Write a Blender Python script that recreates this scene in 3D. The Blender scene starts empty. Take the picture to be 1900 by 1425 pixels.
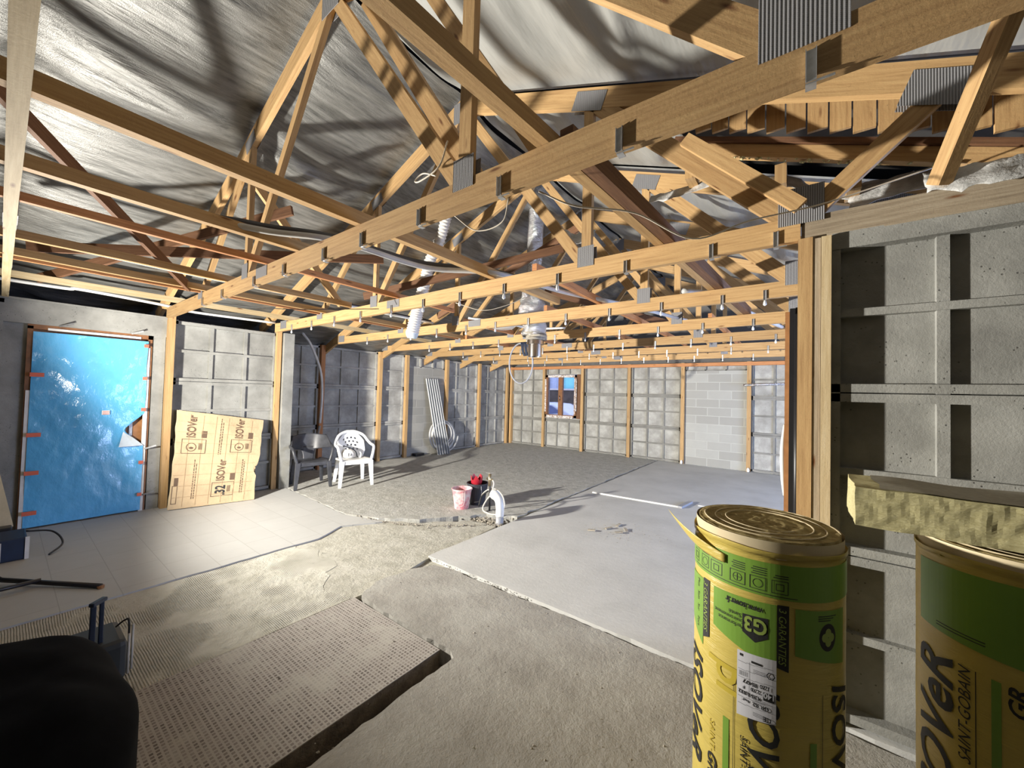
import bpy, bmesh, math, random
from mathutils import Vector, Matrix, noise
S = bpy.context.scene
COL = S.collection
R = random.Random(7)
rad = math.radians

# ---------------------------------------------------------------- camera, world, light
cam_d = bpy.data.cameras.new('camera'); cam = bpy.data.objects.new('camera', cam_d); COL.objects.link(cam)
cam_d.sensor_fit = 'HORIZONTAL'; cam_d.sensor_width = 36.0; cam_d.lens = 36.0*712/1900
cam_d.clip_start = 0.02; cam_d.clip_end = 200
f = 712.0
A_ = Vector((-950, 7, f)).normalized(); B_ = Vector((533, -32.5, f)).normalized()
U_ = A_.cross(B_).normalized(); X_ = B_.cross(U_); X_ = -X_ if X_.dot(A_) > 0 else X_
# rows: world axes expressed in camera (right, up, forward); blender camera looks along -z
Mr = Matrix(((X_.x, X_.y, -X_.z), (B_.x, B_.y, -B_.z), (U_.x, U_.y, -U_.z)))
cam.matrix_world = Matrix.Translation((0, 0, 1.6)) @ Mr.to_4x4()
S.camera = cam
S.view_settings.view_transform = 'Standard'; S.view_settings.look = 'None'
S.view_settings.gamma = 1; S.view_settings.use_curve_mapping = False
S.view_settings.exposure = 0.14

W = bpy.data.worlds.new('dusk'); S.world = W; W.use_nodes = True
W.node_tree.nodes['Background'].inputs[0].default_value = (0.60, 0.64, 0.95, 1)
W.node_tree.nodes['Background'].inputs[1].default_value = 1.8

LAMP = Vector((-5.0, -0.04, 1.43))
def area(name, loc, direction, sx, sy, power, color, falloff=None, spread=180):
    l = bpy.data.lights.new(name, 'AREA'); l.shape = 'RECTANGLE'; l.size = sx; l.size_y = sy
    l.energy = power; l.color = color; l.spread = rad(spread)
    if falloff:
        l.use_nodes = True; nt = l.node_tree
        fo = nt.nodes.new('ShaderNodeLightFalloff'); fo.inputs['Strength'].default_value = falloff[1]
        fo.inputs['Smooth'].default_value = falloff[2]
        nt.links.new(fo.outputs[falloff[0]], nt.nodes['Emission'].inputs['Strength'])
    o = bpy.data.objects.new(name, l); COL.objects.link(o); o.location = loc
    o.rotation_euler = Vector(direction).to_track_quat('-Z', 'Y').to_euler()
    return o
# flood lamp on its stand (hand height, tilted up), the main light of the place
sp = bpy.data.lights.new('flood_lamp_light', 'SPOT'); sp.energy = 520; sp.color = (1.0, 0.95, 0.86); sp.shadow_soft_size = 0.06
sp.spot_size = rad(172); sp.spot_blend = 0.45; sp.use_nodes = True
fo = sp.node_tree.nodes.new('ShaderNodeLightFalloff'); fo.inputs['Strength'].default_value = 1.0; fo.inputs['Smooth'].default_value = 5.0
sp.node_tree.links.new(fo.outputs['Linear'], sp.node_tree.nodes['Emission'].inputs['Strength'])
so = bpy.data.objects.new('flood_lamp_light', sp); COL.objects.link(so); so.location = LAMP+Vector((0.0, 0.05, 0.0))
so.rotation_euler = Vector((0.13, 0.90, 0.41)).to_track_quat('-Z', 'Y').to_euler()
# daylight through the wide opening on the right of the far room and the window
area('opening_daylight', (3.7, 6.3, 1.2), (-1, -0.05, -0.1), 3.6, 2.2, 400, (0.48, 0.62, 1.0))

# ---------------------------------------------------------------- materials
MATS = {}
class NT:
    def __init__(s, name):
        s.m = bpy.data.materials.new(name); s.m.use_nodes = True; s.t = s.m.node_tree
        s.b = s.t.nodes['Principled BSDF']; MATS[name] = s.m
    def n(s, ty, **kw):
        nd = s.t.nodes.new(ty)
        for k, v in kw.items():
            if k in nd.inputs: nd.inputs[k].default_value = v
            else: setattr(nd, k, v)
        return nd
    def l(s, a, b): s.t.links.new(a, b)
    def coord(s, kind='Object', scale=(1, 1, 1), rot=(0, 0, 0)):
        tc = s.n('ShaderNodeTexCoord'); mp = s.n('ShaderNodeMapping')
        mp.inputs['Scale'].default_value = scale; mp.inputs['Rotation'].default_value = rot
        s.l(tc.outputs[kind], mp.inputs[0]); return mp.outputs[0]
    def noise(s, vec, scale=5, detail=5, rough=0.6):
        nd = s.n('ShaderNodeTexNoise'); nd.inputs['Scale'].default_value = scale
        nd.inputs['Detail'].default_value = detail; nd.inputs['Roughness'].default_value = rough
        if vec is not None: s.l(vec, nd.inputs['Vector'])
        return nd.outputs['Fac']
    def ramp(s, fac, stops):
        nd = s.n('ShaderNodeValToRGB'); cr = nd.color_ramp
        while len(cr.elements) < len(stops): cr.elements.new(0.5)
        for e, (p, c) in zip(cr.elements, stops):
            e.position = p; e.color = (*c, 1) if len(c) == 3 else c
        s.l(fac, nd.inputs[0]); return nd.outputs[0]
    def mix(s, fac, a, b, mode='MIX'):
        nd = s.n('ShaderNodeMix'); nd.data_type = 'RGBA'; nd.blend_type = mode
        for sock, v in ((nd.inputs[0], fac), (nd.inputs[6], a), (nd.inputs[7], b)):
            if hasattr(v, 'links'): s.l(v, sock)
            else: sock.default_value = v if isinstance(v, (int, float)) else ((*v, 1) if len(v) == 3 else v)
        return nd.outputs[2]
    def math(s, op, a, b=0.0):
        nd = s.n('ShaderNodeMath'); nd.operation = op
        for sock, v in ((nd.inputs[0], a), (nd.inputs[1], b)):
            if hasattr(v, 'links'): s.l(v, sock)
            else: sock.default_value = v
        return nd.outputs[0]
    def bump(s, h, strength=0.3, dist=0.01):
        nd = s.n('ShaderNodeBump'); nd.inputs['Strength'].default_value = strength; nd.inputs['Distance'].default_value = dist
        s.l(h, nd.inputs['Height']); s.l(nd.outputs[0], s.b.inputs['Normal'])
    def set(s, base=None, rough=None, metal=None, **kw):
        if base is not None:
            if hasattr(base, 'links'): s.l(base, s.b.inputs['Base Color'])
            else: s.b.inputs['Base Color'].default_value = (*base, 1)
        if rough is not None: s.b.inputs['Roughness'].default_value = rough
        if metal is not None: s.b.inputs['Metallic'].default_value = metal
        for k, v in kw.items(): s.b.inputs[k.replace('_', ' ')].default_value = v
        return s.m

def wood(name, dark, mid, light, rough=0.75):
    m = NT(name); oi = m.n('ShaderNodeObjectInfo')
    tc = m.n('ShaderNodeTexCoord'); off = m.n('ShaderNodeVectorMath'); off.operation = 'ADD'
    comb = m.n('ShaderNodeCombineXYZ'); k = m.math('MULTIPLY', oi.outputs['Random'], 37.0)
    m.l(k, comb.inputs[0]); m.l(k, comb.inputs[1])
    m.l(tc.outputs['UV'], off.inputs[0]); m.l(comb.outputs[0], off.inputs[1])
    mp = m.n('ShaderNodeMapping'); mp.inputs['Scale'].default_value = (1.3, 26, 1); m.l(off.outputs[0], mp.inputs[0])
    g = m.noise(mp.outputs[0], 2.2, 6, 0.65)
    mp2 = m.n('ShaderNodeMapping'); mp2.inputs['Scale'].default_value = (1.0, 3.0, 1); m.l(off.outputs[0], mp2.inputs[0])
    b2 = m.noise(mp2.outputs[0], 1.6, 4, 0.5)
    c = m.ramp(g, [(0.3, dark), (0.5, mid), (0.72, light)])
    c = m.mix(m.math('MULTIPLY', b2, 0.45), c, tuple(x*0.72 for x in mid))
    vo = m.n('ShaderNodeTexVoronoi'); vo.inputs['Scale'].default_value = 1.0
    mp3 = m.n('ShaderNodeMapping'); mp3.inputs['Scale'].default_value = (3.0, 14, 1); m.l(off.outputs[0], mp3.inputs[0]); m.l(mp3.outputs[0], vo.inputs[0])
    kn = m.ramp(vo.outputs['Distance'], [(0.05, (1, 1, 1)), (0.14, (0, 0, 0))])
    c = m.mix(kn, c, (0.16, 0.065, 0.02))
    val = m.math('MULTIPLY_ADD', oi.outputs['Random'], 0.3); m.t.nodes[-1].inputs[2].default_value = 0.82
    hs = m.n('ShaderNodeHueSaturation'); m.l(c, hs.inputs['Color']); m.l(val, hs.inputs['Value'])
    sp = m.noise(m.coord('UV', (1, 1, 1)), 60, 3, 0.7)
    dirt = m.ramp(sp, [(0.66, (0, 0, 0)), (0.74, (1, 1, 1))])
    c = m.mix(m.math('MULTIPLY', dirt, 0.5), hs.outputs[0], (0.10, 0.06, 0.03))
    m.set(c, rough); m.bump(m.math('ADD', g, sp), 0.25, 0.004)
    return m.m
wood('timber', (0.33, 0.19, 0.078), (0.48, 0.30, 0.130), (0.58, 0.39, 0.18))
wood('timber_red', (0.30, 0.12, 0.045), (0.46, 0.20, 0.075), (0.58, 0.29, 0.12))
wood('timber_pale', (0.40, 0.29, 0.15), (0.54, 0.42, 0.24), (0.66, 0.55, 0.36))
wood('timber_dusty', (0.20, 0.15, 0.10), (0.36, 0.29, 0.20), (0.50, 0.43, 0.32))
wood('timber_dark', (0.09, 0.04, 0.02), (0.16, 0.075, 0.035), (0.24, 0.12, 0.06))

def concrete(name, c0, c1, c2, scale=2.2, pits=True, bump=0.35):
    m = NT(name); v = m.coord('Object')
    a = m.noise(v, scale, 7, 0.62); b = m.noise(v, scale*0.4, 3, 0.5); fine = m.noise(v, 70, 3, 0.7)
    c = m.ramp(a, [(0.3, c0), (0.5, c1), (0.7, c2)])
    c = m.mix(m.math('MULTIPLY', b, 0.4), c, tuple(x*0.75 for x in c1))
    h = fine
    if pits:
        vo = m.n('ShaderNodeTexVoronoi'); vo.inputs['Scale'].default_value = 42; m.l(v, vo.inputs[0])
        sel = m.ramp(m.noise(v, 9, 2, 0.5), [(0.5, (0, 0, 0)), (0.6, (1, 1, 1))])
        p = m.ramp(vo.outputs['Distance'], [(0.10, (1, 1, 1)), (0.2, (0, 0, 0))])
        p = m.mix(sel, (0, 0, 0), p)
        c = m.mix(m.math('MULTIPLY', p, 0.75), c, tuple(x*0.25 for x in c0))
        h = m.math('SUBTRACT', fine, p)
    m.set(c, 0.88); m.bump(h, bump, 0.006)
    return m.m
concrete('precast', (0.17, 0.17, 0.157), (0.26, 0.26, 0.24), (0.36, 0.36, 0.335), 3.0)
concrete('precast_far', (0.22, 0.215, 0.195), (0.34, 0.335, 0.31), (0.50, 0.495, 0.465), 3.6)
concrete('precast_rib', (0.15, 0.145, 0.13), (0.21, 0.205, 0.185), (0.27, 0.265, 0.24), 3.0, False)
concrete('precast_smooth', (0.30, 0.29, 0.26), (0.38, 0.37, 0.34), (0.46, 0.45, 0.42), 1.5, False)

def brickish(name, w, h, mortar, c1, c2, cm, axes='XZ', msize=0.012, bstr=0.5, smooth=0.4, rough=0.9, freq=2, offs=0.5):
    m = NT(name); tc = m.n('ShaderNodeTexCoord'); sep = m.n('ShaderNodeSeparateXYZ'); cb = m.n('ShaderNodeCombineXYZ')
    m.l(tc.outputs['Object'], sep.inputs[0])
    m.l(sep.outputs['XYZ'.index(axes[0])], cb.inputs[0]); m.l(sep.outputs['XYZ'.index(axes[1])], cb.inputs[1])
    br = m.n('ShaderNodeTexBrick'); br.offset_frequency = freq; br.offset = offs
    m.l(cb.outputs[0], br.inputs['Vector'])
    for k, v in (('Scale', 1.0), ('Mortar Size', msize), ('Mortar Smooth', smooth), ('Brick Width', w), ('Row Height', h), ('Bias', 0.0)):
        br.inputs[k].default_value = v
    br.inputs['Color1'].default_value = (*c1, 1); br.inputs['Color2'].default_value = (*c2, 1); br.inputs['Mortar'].default_value = (*cm, 1)
    n1 = m.noise(tc.outputs['Object'], 6, 6, 0.65)
    c = m.mix(m.math('MULTIPLY', n1, 0.5), br.outputs[0], tuple(x*0.7 for x in c1))
    m.set(c, rough)
    inv = m.math('SUBTRACT', m.math('MULTIPLY', n1, 0.6), br.outputs['Fac'])
    m.bump(inv, bstr, 0.006)
    return m
brickish('blocks_yz', 0.5, 0.2, 0, (0.36, 0.35, 0.315), (0.27, 0.265, 0.24), (0.36, 0.35, 0.32), 'YZ', 0.012)
brickish('blocks_xz', 0.5, 0.2, 0, (0.40, 0.40, 0.37), (0.30, 0.295, 0.27), (0.44, 0.44, 0.41), 'XZ', 0.012)
brickish('floor_tiles', 0.45, 0.31, 0, (0.50, 0.50, 0.485), (0.47, 0.47, 0.455), (0.36, 0.35, 0.335), 'XY', 0.003, 0.15, 0.1, 0.6, 2, 0.37)
mz = brickish('mosaic', 0.022, 0.022, 0, (0.36, 0.32, 0.29), (0.10, 0.08, 0.07), (0.50, 0.47, 0.43), 'XY', 0.0045, 0.4, 0.1, 0.8, 1, 0.0)

def mk_floor(name, c0, c1, c2, fleck=0.5, bump=0.5, nscale=3.0):
    m = NT(name); v = m.coord('Object')
    a = m.noise(v, nscale, 8, 0.6); big = m.noise(v, 0.7, 3, 0.5); fine = m.noise(v, 40, 5, 0.7); ch = m.noise(v, 13, 6, 0.75)
    c = m.ramp(a, [(0.3, c0), (0.5, c1), (0.7, c2)])
    c = m.mix(m.math('MULTIPLY', big, 0.35), c, tuple(x*0.8 for x in c1))
    spots = m.ramp(ch, [(0.60, (0, 0, 0)), (0.68, (1, 1, 1))])
    c = m.mix(m.math('MULTIPLY', spots, fleck), c, tuple(x*0.45 for x in c0))
    m.set(c, 0.85)
    m.bump(m.math('ADD', m.math('MULTIPLY', fine, 0.35), m.math('MULTIPLY', ch, 1.0)), bump, 0.035)
    return m
mk_floor('screed', (0.28, 0.265, 0.235), (0.37, 0.355, 0.32), (0.45, 0.44, 0.40), 0.35, 0.35)
mk_floor('screed_smooth', (0.48, 0.48, 0.46), (0.56, 0.56, 0.54), (0.62, 0.62, 0.60), 0.08, 0.12, 1.6)
mk_floor('mud', (0.34, 0.325, 0.27), (0.47, 0.455, 0.39), (0.56, 0.545, 0.48), 0.6, 0.5, 6)
mk_floor('rough_screed', (0.32, 0.315, 0.285), (0.44, 0.435, 0.40), (0.54, 0.535, 0.50), 0.8, 0.6, 7)
# combed adhesive: ridges left by a notched trowel
m = mk_floor('adhesive', (0.44, 0.425, 0.355), (0.56, 0.545, 0.47), (0.64, 0.625, 0.555), 0.4, 0.6, 5)
v = m.coord('Object'); wv = m.n('ShaderNodeTexWave'); wv.inputs['Scale'].default_value = 26; wv.inputs['Distortion'].default_value = 3.5
wv.inputs['Detail'].default_value = 1.5; wv.inputs['Detail Scale'].default_value = 0.25; wv.bands_direction = 'Y'; m.l(v, wv.inputs[0])
msk = m.ramp(m.noise(v, 2.3, 2, 0.5), [(0.47, (0, 0, 0)), (0.55, (1, 1, 1))])
bp = m.n('ShaderNodeBump'); bp.inputs['Strength'].default_value = 0.8; bp.inputs['Distance'].default_value = 0.008
old = m.b.inputs['Normal'].links[0].from_socket
m.l(m.math('MULTIPLY', wv.outputs['Fac'], msk), bp.inputs['Height']); m.l(old, bp.inputs['Normal']); m.l(bp.outputs[0], m.b.inputs['Normal'])
# mosaic: smears of plaster over the little tiles
v = mz.coord('Object'); sm = mz.ramp(mz.noise(v, 4, 6, 0.7), [(0.5, (0, 0, 0)), (0.66, (1, 1, 1))])
oldc = mz.b.inputs['Base Color'].links[0].from_socket
mz.l(mz.mix(mz.math('MULTIPLY', sm, 0.8), oldc, (0.47, 0.45, 0.40)), mz.b.inputs['Base Color'])
mk_floor('earth', (0.09, 0.07, 0.05), (0.16, 0.125, 0.09), (0.25, 0.2, 0.15), 0.4, 1.0, 12)

m = NT('membrane'); v = m.coord('Object', (9, 1.2, 9)); v2 = m.coord('Object', (60, 60, 60))
a = m.noise(v, 2.2, 6, 0.6); b = m.noise(m.coord('Object'), 1.3, 3, 0.5)
c = m.ramp(a, [(0.3, (0.085, 0.085, 0.08)), (0.5, (0.165, 0.165, 0.156)), (0.75, (0.25, 0.25, 0.238))])
m.set(c, 0.42, 0.35); m.bump(m.math('ADD', a, m.math('MULTIPLY', m.noise(v2, 3, 2, 0.5), 0.12)), 0.5, 0.03)
m = NT('membrane_pale'); v = m.coord('Object', (2.2, 0.5, 2.2))
a = m.noise(v, 2.2, 4, 0.5)
m.set(m.ramp(a, [(0.3, (0.24, 0.245, 0.235)), (0.7, (0.36, 0.365, 0.35))]), 0.5, 0.1); m.bump(a, 0.6, 0.06)
m = NT('foil_scrap'); m.set(m.ramp(m.noise(m.coord('Object'), 9, 5, 0.6), [(0.3, (0.35, 0.35, 0.34)), (0.7, (0.72, 0.72, 0.70))]), 0.5, 0.1)
m.bump(m.noise(m.coord('Object'), 14, 5, 0.6), 0.6, 0.02)

def plain(name, c, rough=0.5, metal=0.0, var=0.12, scale=8, bump=0.0, **kw):
    m = NT(name); a = m.noise(m.coord('Object'), scale, 5, 0.6)
    col = m.ramp(a, [(0.3, tuple(x*(1-var) for x in c)), (0.7, tuple(min(1, x*(1+var)) for x in c))])
    m.set(col, rough, metal, **kw)
    if bump: m.bump(a, bump, 0.01)
    return m
plain('galvanised', (0.50, 0.51, 0.52), 0.38, 0.75, 0.2, 30)
g = NT('punched_plate'); v = g.coord('Object', (1, 1, 1))
wv = g.n('ShaderNodeTexWave'); wv.inputs['Scale'].default_value = 32; wv.bands_direction = 'X'; g.l(v, wv.inputs[0])
wz = g.n('ShaderNodeTexWave'); wz.inputs['Scale'].default_value = 60; wz.bands_direction = 'Z'; g.l(v, wz.inputs[0])
pt = g.math('MULTIPLY', wv.outputs['Fac'], g.math('MULTIPLY_ADD', wz.outputs['Fac'], 0.4)); g.t.nodes[-2].inputs[2].default_value = 0.6
g.set(g.ramp(pt, [(0.2, (0.30, 0.30, 0.31)), (0.5, (0.15, 0.15, 0.16))]), 0.55, 0.3); g.bump(pt, 0.6, 0.004)
plain('white_plastic', (0.78, 0.78, 0.75), 0.35, 0, 0.05)
plain('chair_white', (0.82, 0.82, 0.80), 0.38, 0, 0.04)
plain('chair_dark', (0.045, 0.047, 0.055), 0.42, 0, 0.3, 12)
plain('stud_metal', (0.70, 0.72, 0.74), 0.4, 0.2, 0.04, 2)
plain('stud_dark_refl', (0.10, 0.11, 0.12), 0.4, 0.4, 0.04, 2)  # same galvanised steel; the web's dark reflection is put into its colour
plain('conduit_grey', (0.50, 0.50, 0.49), 0.5)
plain('conduit_dark', (0.05, 0.05, 0.055), 0.5)
plain('cable_pale', (0.66, 0.60, 0.50), 0.6)
plain('cable_black', (0.02, 0.02, 0.022), 0.5)
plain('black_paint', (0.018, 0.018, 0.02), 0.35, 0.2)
plain('steel_shiny', (0.62, 0.60, 0.57), 0.22, 1.0, 0.08)
m = plain('foil', (0.72, 0.72, 0.72), 0.22, 0.95, 0.15, 20); m.bump(m.noise(m.coord('Object'), 22, 6, 0.7), 1.0, 0.03)
m = plain('flex_duct', (0.72, 0.70, 0.66), 0.45, 0.2)
plain('pvc_grey', (0.33, 0.34, 0.37), 0.5)
plain('bucket_pink', (0.72, 0.36, 0.36), 0.6, 0, 0.0, 5)
mm = NT('bucket_pink2'); mm.set(mm.ramp(mm.noise(mm.coord('Object'), 9, 5, 0.7), [(0.4, (0.74, 0.62, 0.60)), (0.6, (0.66, 0.22, 0.25))]), 0.6)
plain('bucket_dark', (0.035, 0.035, 0.045), 0.5)
plain('red_plastic', (0.42, 0.02, 0.035), 0.35)
plain('brass', (0.45, 0.38, 0.25), 0.35, 0.9)
m = plain('blue_film', (0.12, 0.46, 0.80), 0.16, 0, 0.10, 1.2, Specular_IOR_Level=0.8)
v = m.coord('Object', (1, 1.3, 0.8)); m.bump(m.math('ADD', m.noise(v, 2.6, 3, 0.5), m.math('MULTIPLY', m.noise(v, 15, 4, 0.65), 0.16)), 0.35, 0.09)
plain('film_white', (0.62, 0.70, 0.74), 0.35)
plain('tape_red', (0.62, 0.13, 0.07), 0.5)
plain('paper', (0.74, 0.72, 0.69), 0.7, 0, 0.03)
plain('frame_white', (0.68, 0.67, 0.64), 0.5)
plain('frame_brown', (0.20, 0.085, 0.03), 0.45, 0, 0.25, 14)
plain('frame_tan', (0.33, 0.15, 0.055), 0.5, 0, 0.2, 14)
m = NT('torn_tape'); m.set(m.ramp(m.noise(m.coord('Object'), 22, 4, 0.7), [(0.44, (0.30, 0.22, 0.17)), (0.54, (0.66, 0.63, 0.62))]), 0.7)
m = plain('kraft', (0.50, 0.37, 0.22), 0.75, 0, 0.10, 6)
m.bump(m.noise(m.coord('Object'), 7, 6, 0.65), 0.6, 0.02)
plain('kraft_edge', (0.62, 0.52, 0.33), 0.8)
plain('ink', (0.02, 0.02, 0.02), 0.6, 0, 0.0)
plain('ink_brown', (0.12, 0.075, 0.045), 0.7, 0, 0.0)
plain('ink_line', (0.38, 0.26, 0.145), 0.75, 0, 0.0)
m = plain('yellow_film', (0.60, 0.47, 0.11), 0.38, 0, 0.10, 5)
v = m.coord('Object', (3, 3, 22)); m.bump(m.noise(v, 2, 5, 0.6), 0.5, 0.012)
plain('yellow_deep', (0.52, 0.40, 0.05), 0.4)
plain('green_print', (0.19, 0.35, 0.05), 0.4, 0, 0.08, 5)
plain('green_dull', (0.30, 0.40, 0.09), 0.4)
plain('label_white', (0.66, 0.66, 0.70), 0.6, 0, 0.04)
m = NT('wool'); v = m.coord('Object', (1, 1, 3.5))
a = m.noise(v, 55, 8, 0.75); b = m.noise(m.coord('Object'), 7, 5, 0.6)
c = m.ramp(a, [(0.3, (0.42, 0.37, 0.18)), (0.5, (0.55, 0.50, 0.27)), (0.7, (0.68, 0.63, 0.38))])
m.set(c, 0.95, Specular_IOR_Level=0.1); m.bump(a, 0.8, 0.006)
m = NT('wool_end'); v = m.coord('Object')
a = m.noise(v, 26, 8, 0.75)
c = m.ramp(a, [(0.3, (0.15, 0.11, 0.045)), (0.5, (0.32, 0.25, 0.11)), (0.7, (0.48, 0.40, 0.20))])
m.set(c, 0.95, Specular_IOR_Level=0.1); m.bump(a, 0.8, 0.006)
plain('veil', (0.34, 0.32, 0.25), 0.8, 0, 0.15, 60)
plain('black_cloth', (0.005, 0.006, 0.009), 0.95, 0, 0.3, 10, Specular_IOR_Level=0.08)
plain('blue_tool', (0.012, 0.025, 0.06), 0.5, 0, 0.2)
plain('grey_tool', (0.028, 0.036, 0.045), 0.6)
plain('stone', (0.33, 0.30, 0.25), 0.9, 0, 0.35, 30, 0.5)
plain('dark_deck', (0.03, 0.028, 0.026), 0.9)
plain('masonry_dark', (0.10, 0.085, 0.07), 0.9, 0, 0.5, 3, 0.5)
plain('house_lilac', (0.50, 0.42, 0.66), 0.8)
plain('house_blue', (0.55, 0.66, 0.85), 0.8)
plain('car_paint', (0.72, 0.80, 0.88), 0.3)
plain('car_glass', (0.10, 0.14, 0.30), 0.1)
plain('cyan_sign', (0.25, 0.72, 0.78), 0.6)
plain('asphalt', (0.2, 0.2, 0.22), 0.9)
plain('attic_wall', (0.12, 0.115, 0.11), 0.9)
m = NT('glass'); m.set((0.9, 0.95, 1.0), 0.02, 0, Transmission_Weight=1.0, IOR=1.02, Alpha=0.25)
m = NT('lamp_glow'); m.set((1, 1, 1), 0.5, 0, Emission_Color=(1, 0.96, 0.86, 1), Emission_Strength=14.0)

# ---------------------------------------------------------------- mesh helpers
class MB:
    def __init__(s): s.v = []; s.f = []; s.uv = []
    def face(s, idx, uvs=None):
        s.f.append(idx); s.uv.append(uvs or [(0, 0)]*len(idx))
    def box(s, a, b):
        x0, x1 = sorted((a[0], b[0])); y0, y1 = sorted((a[1], b[1])); z0, z1 = sorted((a[2], b[2]))
        d = (x1-x0, y1-y0, z1-z0); L = d.index(max(d))
        if min(d) < 1e-6: return s
        i = len(s.v); vs = [(x, y, z) for z in (z0, z1) for y in (y0, y1) for x in (x0, x1)]
        s.v += vs
        for q in ((0, 2, 3, 1), (4, 5, 7, 6), (0, 1, 5, 4), (2, 6, 7, 3), (0, 4, 6, 2), (1, 3, 7, 5)):
            oth = [k for k in (0, 1, 2) if k != L]
            fixed = [k for k in oth if all(abs(vs[j][k]-vs[q[0]][k]) < 1e-9 for j in q)]
            o = [k for k in oth if k not in fixed][0]
            s.face([i+j for j in q], [(vs[j][L], vs[j][o]) for j in q])
        return s
    def beam(s, p0, p1, w, h, up=(0, 0, 1), jitter=0.0):
        # w: width sideways, h: size along 'up'
        p0 = Vector(p0); p1 = Vector(p1); d = (p1-p0); L = d.length; d.normalize()
        side = d.cross(Vector(up)).normalized(); u = side.cross(d)
        n = max(1, int(L/0.5)) if jitter else 1
        rings = []
        for k in range(n+1):
            c = p0+d*(L*k/n)
            if jitter: c = c+u*R.uniform(-jitter, jitter)+side*R.uniform(-jitter, jitter)
            ring = [len(s.v)+j for j in range(4)]
            s.v += [tuple(c+side*(a*w/2)+u*(b*h/2)) for a, b in ((-1, -1), (1, -1), (1, 1), (-1, 1))]
            rings.append((ring, L*k/n))
        vv = [0, w, w+h, 2*w+h, 2*w+2*h]
        for (r0, l0), (r1, l1) in zip(rings, rings[1:]):
            for j in range(4):
                k2 = (j+1) % 4
                s.face([r0[j], r0[k2], r1[k2], r1[j]], [(l0, vv[j]), (l0, vv[j+1]), (l1, vv[j+1]), (l1, vv[j])])
        a = rings[0][0]; b = rings[-1][0]
        s.face([a[3], a[2], a[1], a[0]], [(0, 0), (0.02, 0), (0.02, 0.1), (0, 0.1)]); s.face([b[0], b[1], b[2], b[3]], [(0, 0), (0.02, 0), (0.02, 0.1), (0, 0.1)])
        return s
    def tube(s, pts, r, n=8, cap=True, closed=False):
        pts = [Vector(p) for p in pts]; N = len(pts); rings = []
        t = (pts[1]-pts[0]).normalized(); ref = Vector((0, 0, 1)) if abs(t.z) < 0.9 else Vector((1, 0, 0))
        nrm = t.cross(ref).normalized()
        for i, p in enumerate(pts):
            if closed: tt = (pts[(i+1) % N]-pts[i-1]).normalized()
            else: tt = (pts[min(i+1, N-1)]-pts[max(i-1, 0)]).normalized()
            nrm = (nrm-tt*nrm.dot(tt)).normalized(); bi = tt.cross(nrm)
            rr = r(i/(N-1)) if callable(r) else r
            base = len(s.v)
            s.v += [tuple(p+(nrm*math.cos(2*math.pi*k/n)+bi*math.sin(2*math.pi*k/n))*rr) for k in range(n)]
            rings.append(base)
        M = N if closed else N-1
        for i in range(M):
            a = rings[i]; b = rings[(i+1) % N]
            for k in range(n): s.face([a+k, a+(k+1) % n, b+(k+1) % n, b+k])
        if cap and not closed:
            s.face([rings[0]+k for k in range(n)][::-1]); s.face([rings[-1]+k for k in range(n)])
        return s
    def lathe(s, prof, n=24, c=(0, 0, 0), cap0=True, cap1=False):
        rings = []
        for r, z in prof:
            rings.append(len(s.v)); s.v += [(c[0]+r*math.cos(2*math.pi*k/n), c[1]+r*math.sin(2*math.pi*k/n), c[2]+z) for k in range(n)]
        for a, b in zip(rings, rings[1:]):
            for k in range(n): s.face([a+k, a+(k+1) % n, b+(k+1) % n, b+k])
        if cap0: s.face([rings[0]+k for k in range(n)][::-1])
        if cap1: s.face([rings[-1]+k for k in range(n)])
        return s
    def prism(s, poly, z0, z1):
        n = len(poly); i = len(s.v)
        s.v += [(x, y, z0) for x, y in poly]+[(x, y, z1) for x, y in poly]
        s.face([i+k for k in range(n)][::-1]); s.face([i+n+k for k in range(n)], [(x, y) for x, y in poly])
        for k in range(n): s.face([i+k, i+(k+1) % n, i+n+(k+1) % n, i+n+k])
        return s
    def grid(s, fn, nu, nv, skip=None):
        i = len(s.v)
        for a in range(nu+1):
            for b in range(nv+1): s.v.append(tuple(fn(a/nu, b/nv)))
        for a in range(nu):
            for b in range(nv):
                if skip and skip(a, b): continue
                k = i+a*(nv+1)+b
                s.face([k, k+nv+1, k+nv+2, k+1], [(a/nu, b/nv), ((a+1)/nu, b/nv), ((a+1)/nu, (b+1)/nv), (a/nu, (b+1)/nv)])
        return s
    def build(s, name, mat, parent=None, off=None, smooth=False, solid=0, bevel=0, subsurf=0):
        me = bpy.data.meshes.new(name)
        o = Vector(off) if off is not None else Vector((0, 0, 0))
        me.from_pydata([tuple(Vector(p)-o) for p in s.v], [], s.f)
        uvl = me.uv_layers.new(name='UVMap'); k = 0
        for u in s.uv:
            for q in u: uvl.data[k].uv = q; k += 1
        me.materials.append(MATS[mat] if isinstance(mat, str) else mat)
        bm = bmesh.new(); bm.from_mesh(me); bmesh.ops.recalc_face_normals(bm, faces=bm.faces); bm.to_mesh(me); bm.free()
        if smooth:
            for p in me.polygons: p.use_smooth = True
        ob = bpy.data.objects.new(name, me); COL.objects.link(ob)
        if parent is not None: ob.parent = parent
        elif off is not None: ob.location = o
        if solid: md = ob.modifiers.new('thick', 'SOLIDIFY'); md.thickness = solid; md.offset = 0
        if subsurf: md = ob.modifiers.new('sub', 'SUBSURF'); md.levels = subsurf; md.render_levels = subsurf
        if bevel: md = ob.modifiers.new('bev', 'BEVEL'); md.width = bevel; md.segments = 2; md.limit_method = 'ANGLE'
        return ob
def tag(o, label, cat, group=None, kind=None):
    if label: o['label'] = label
    if cat: o['category'] = cat
    if group: o['group'] = group
    if kind: o['kind'] = kind
    return o
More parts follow.
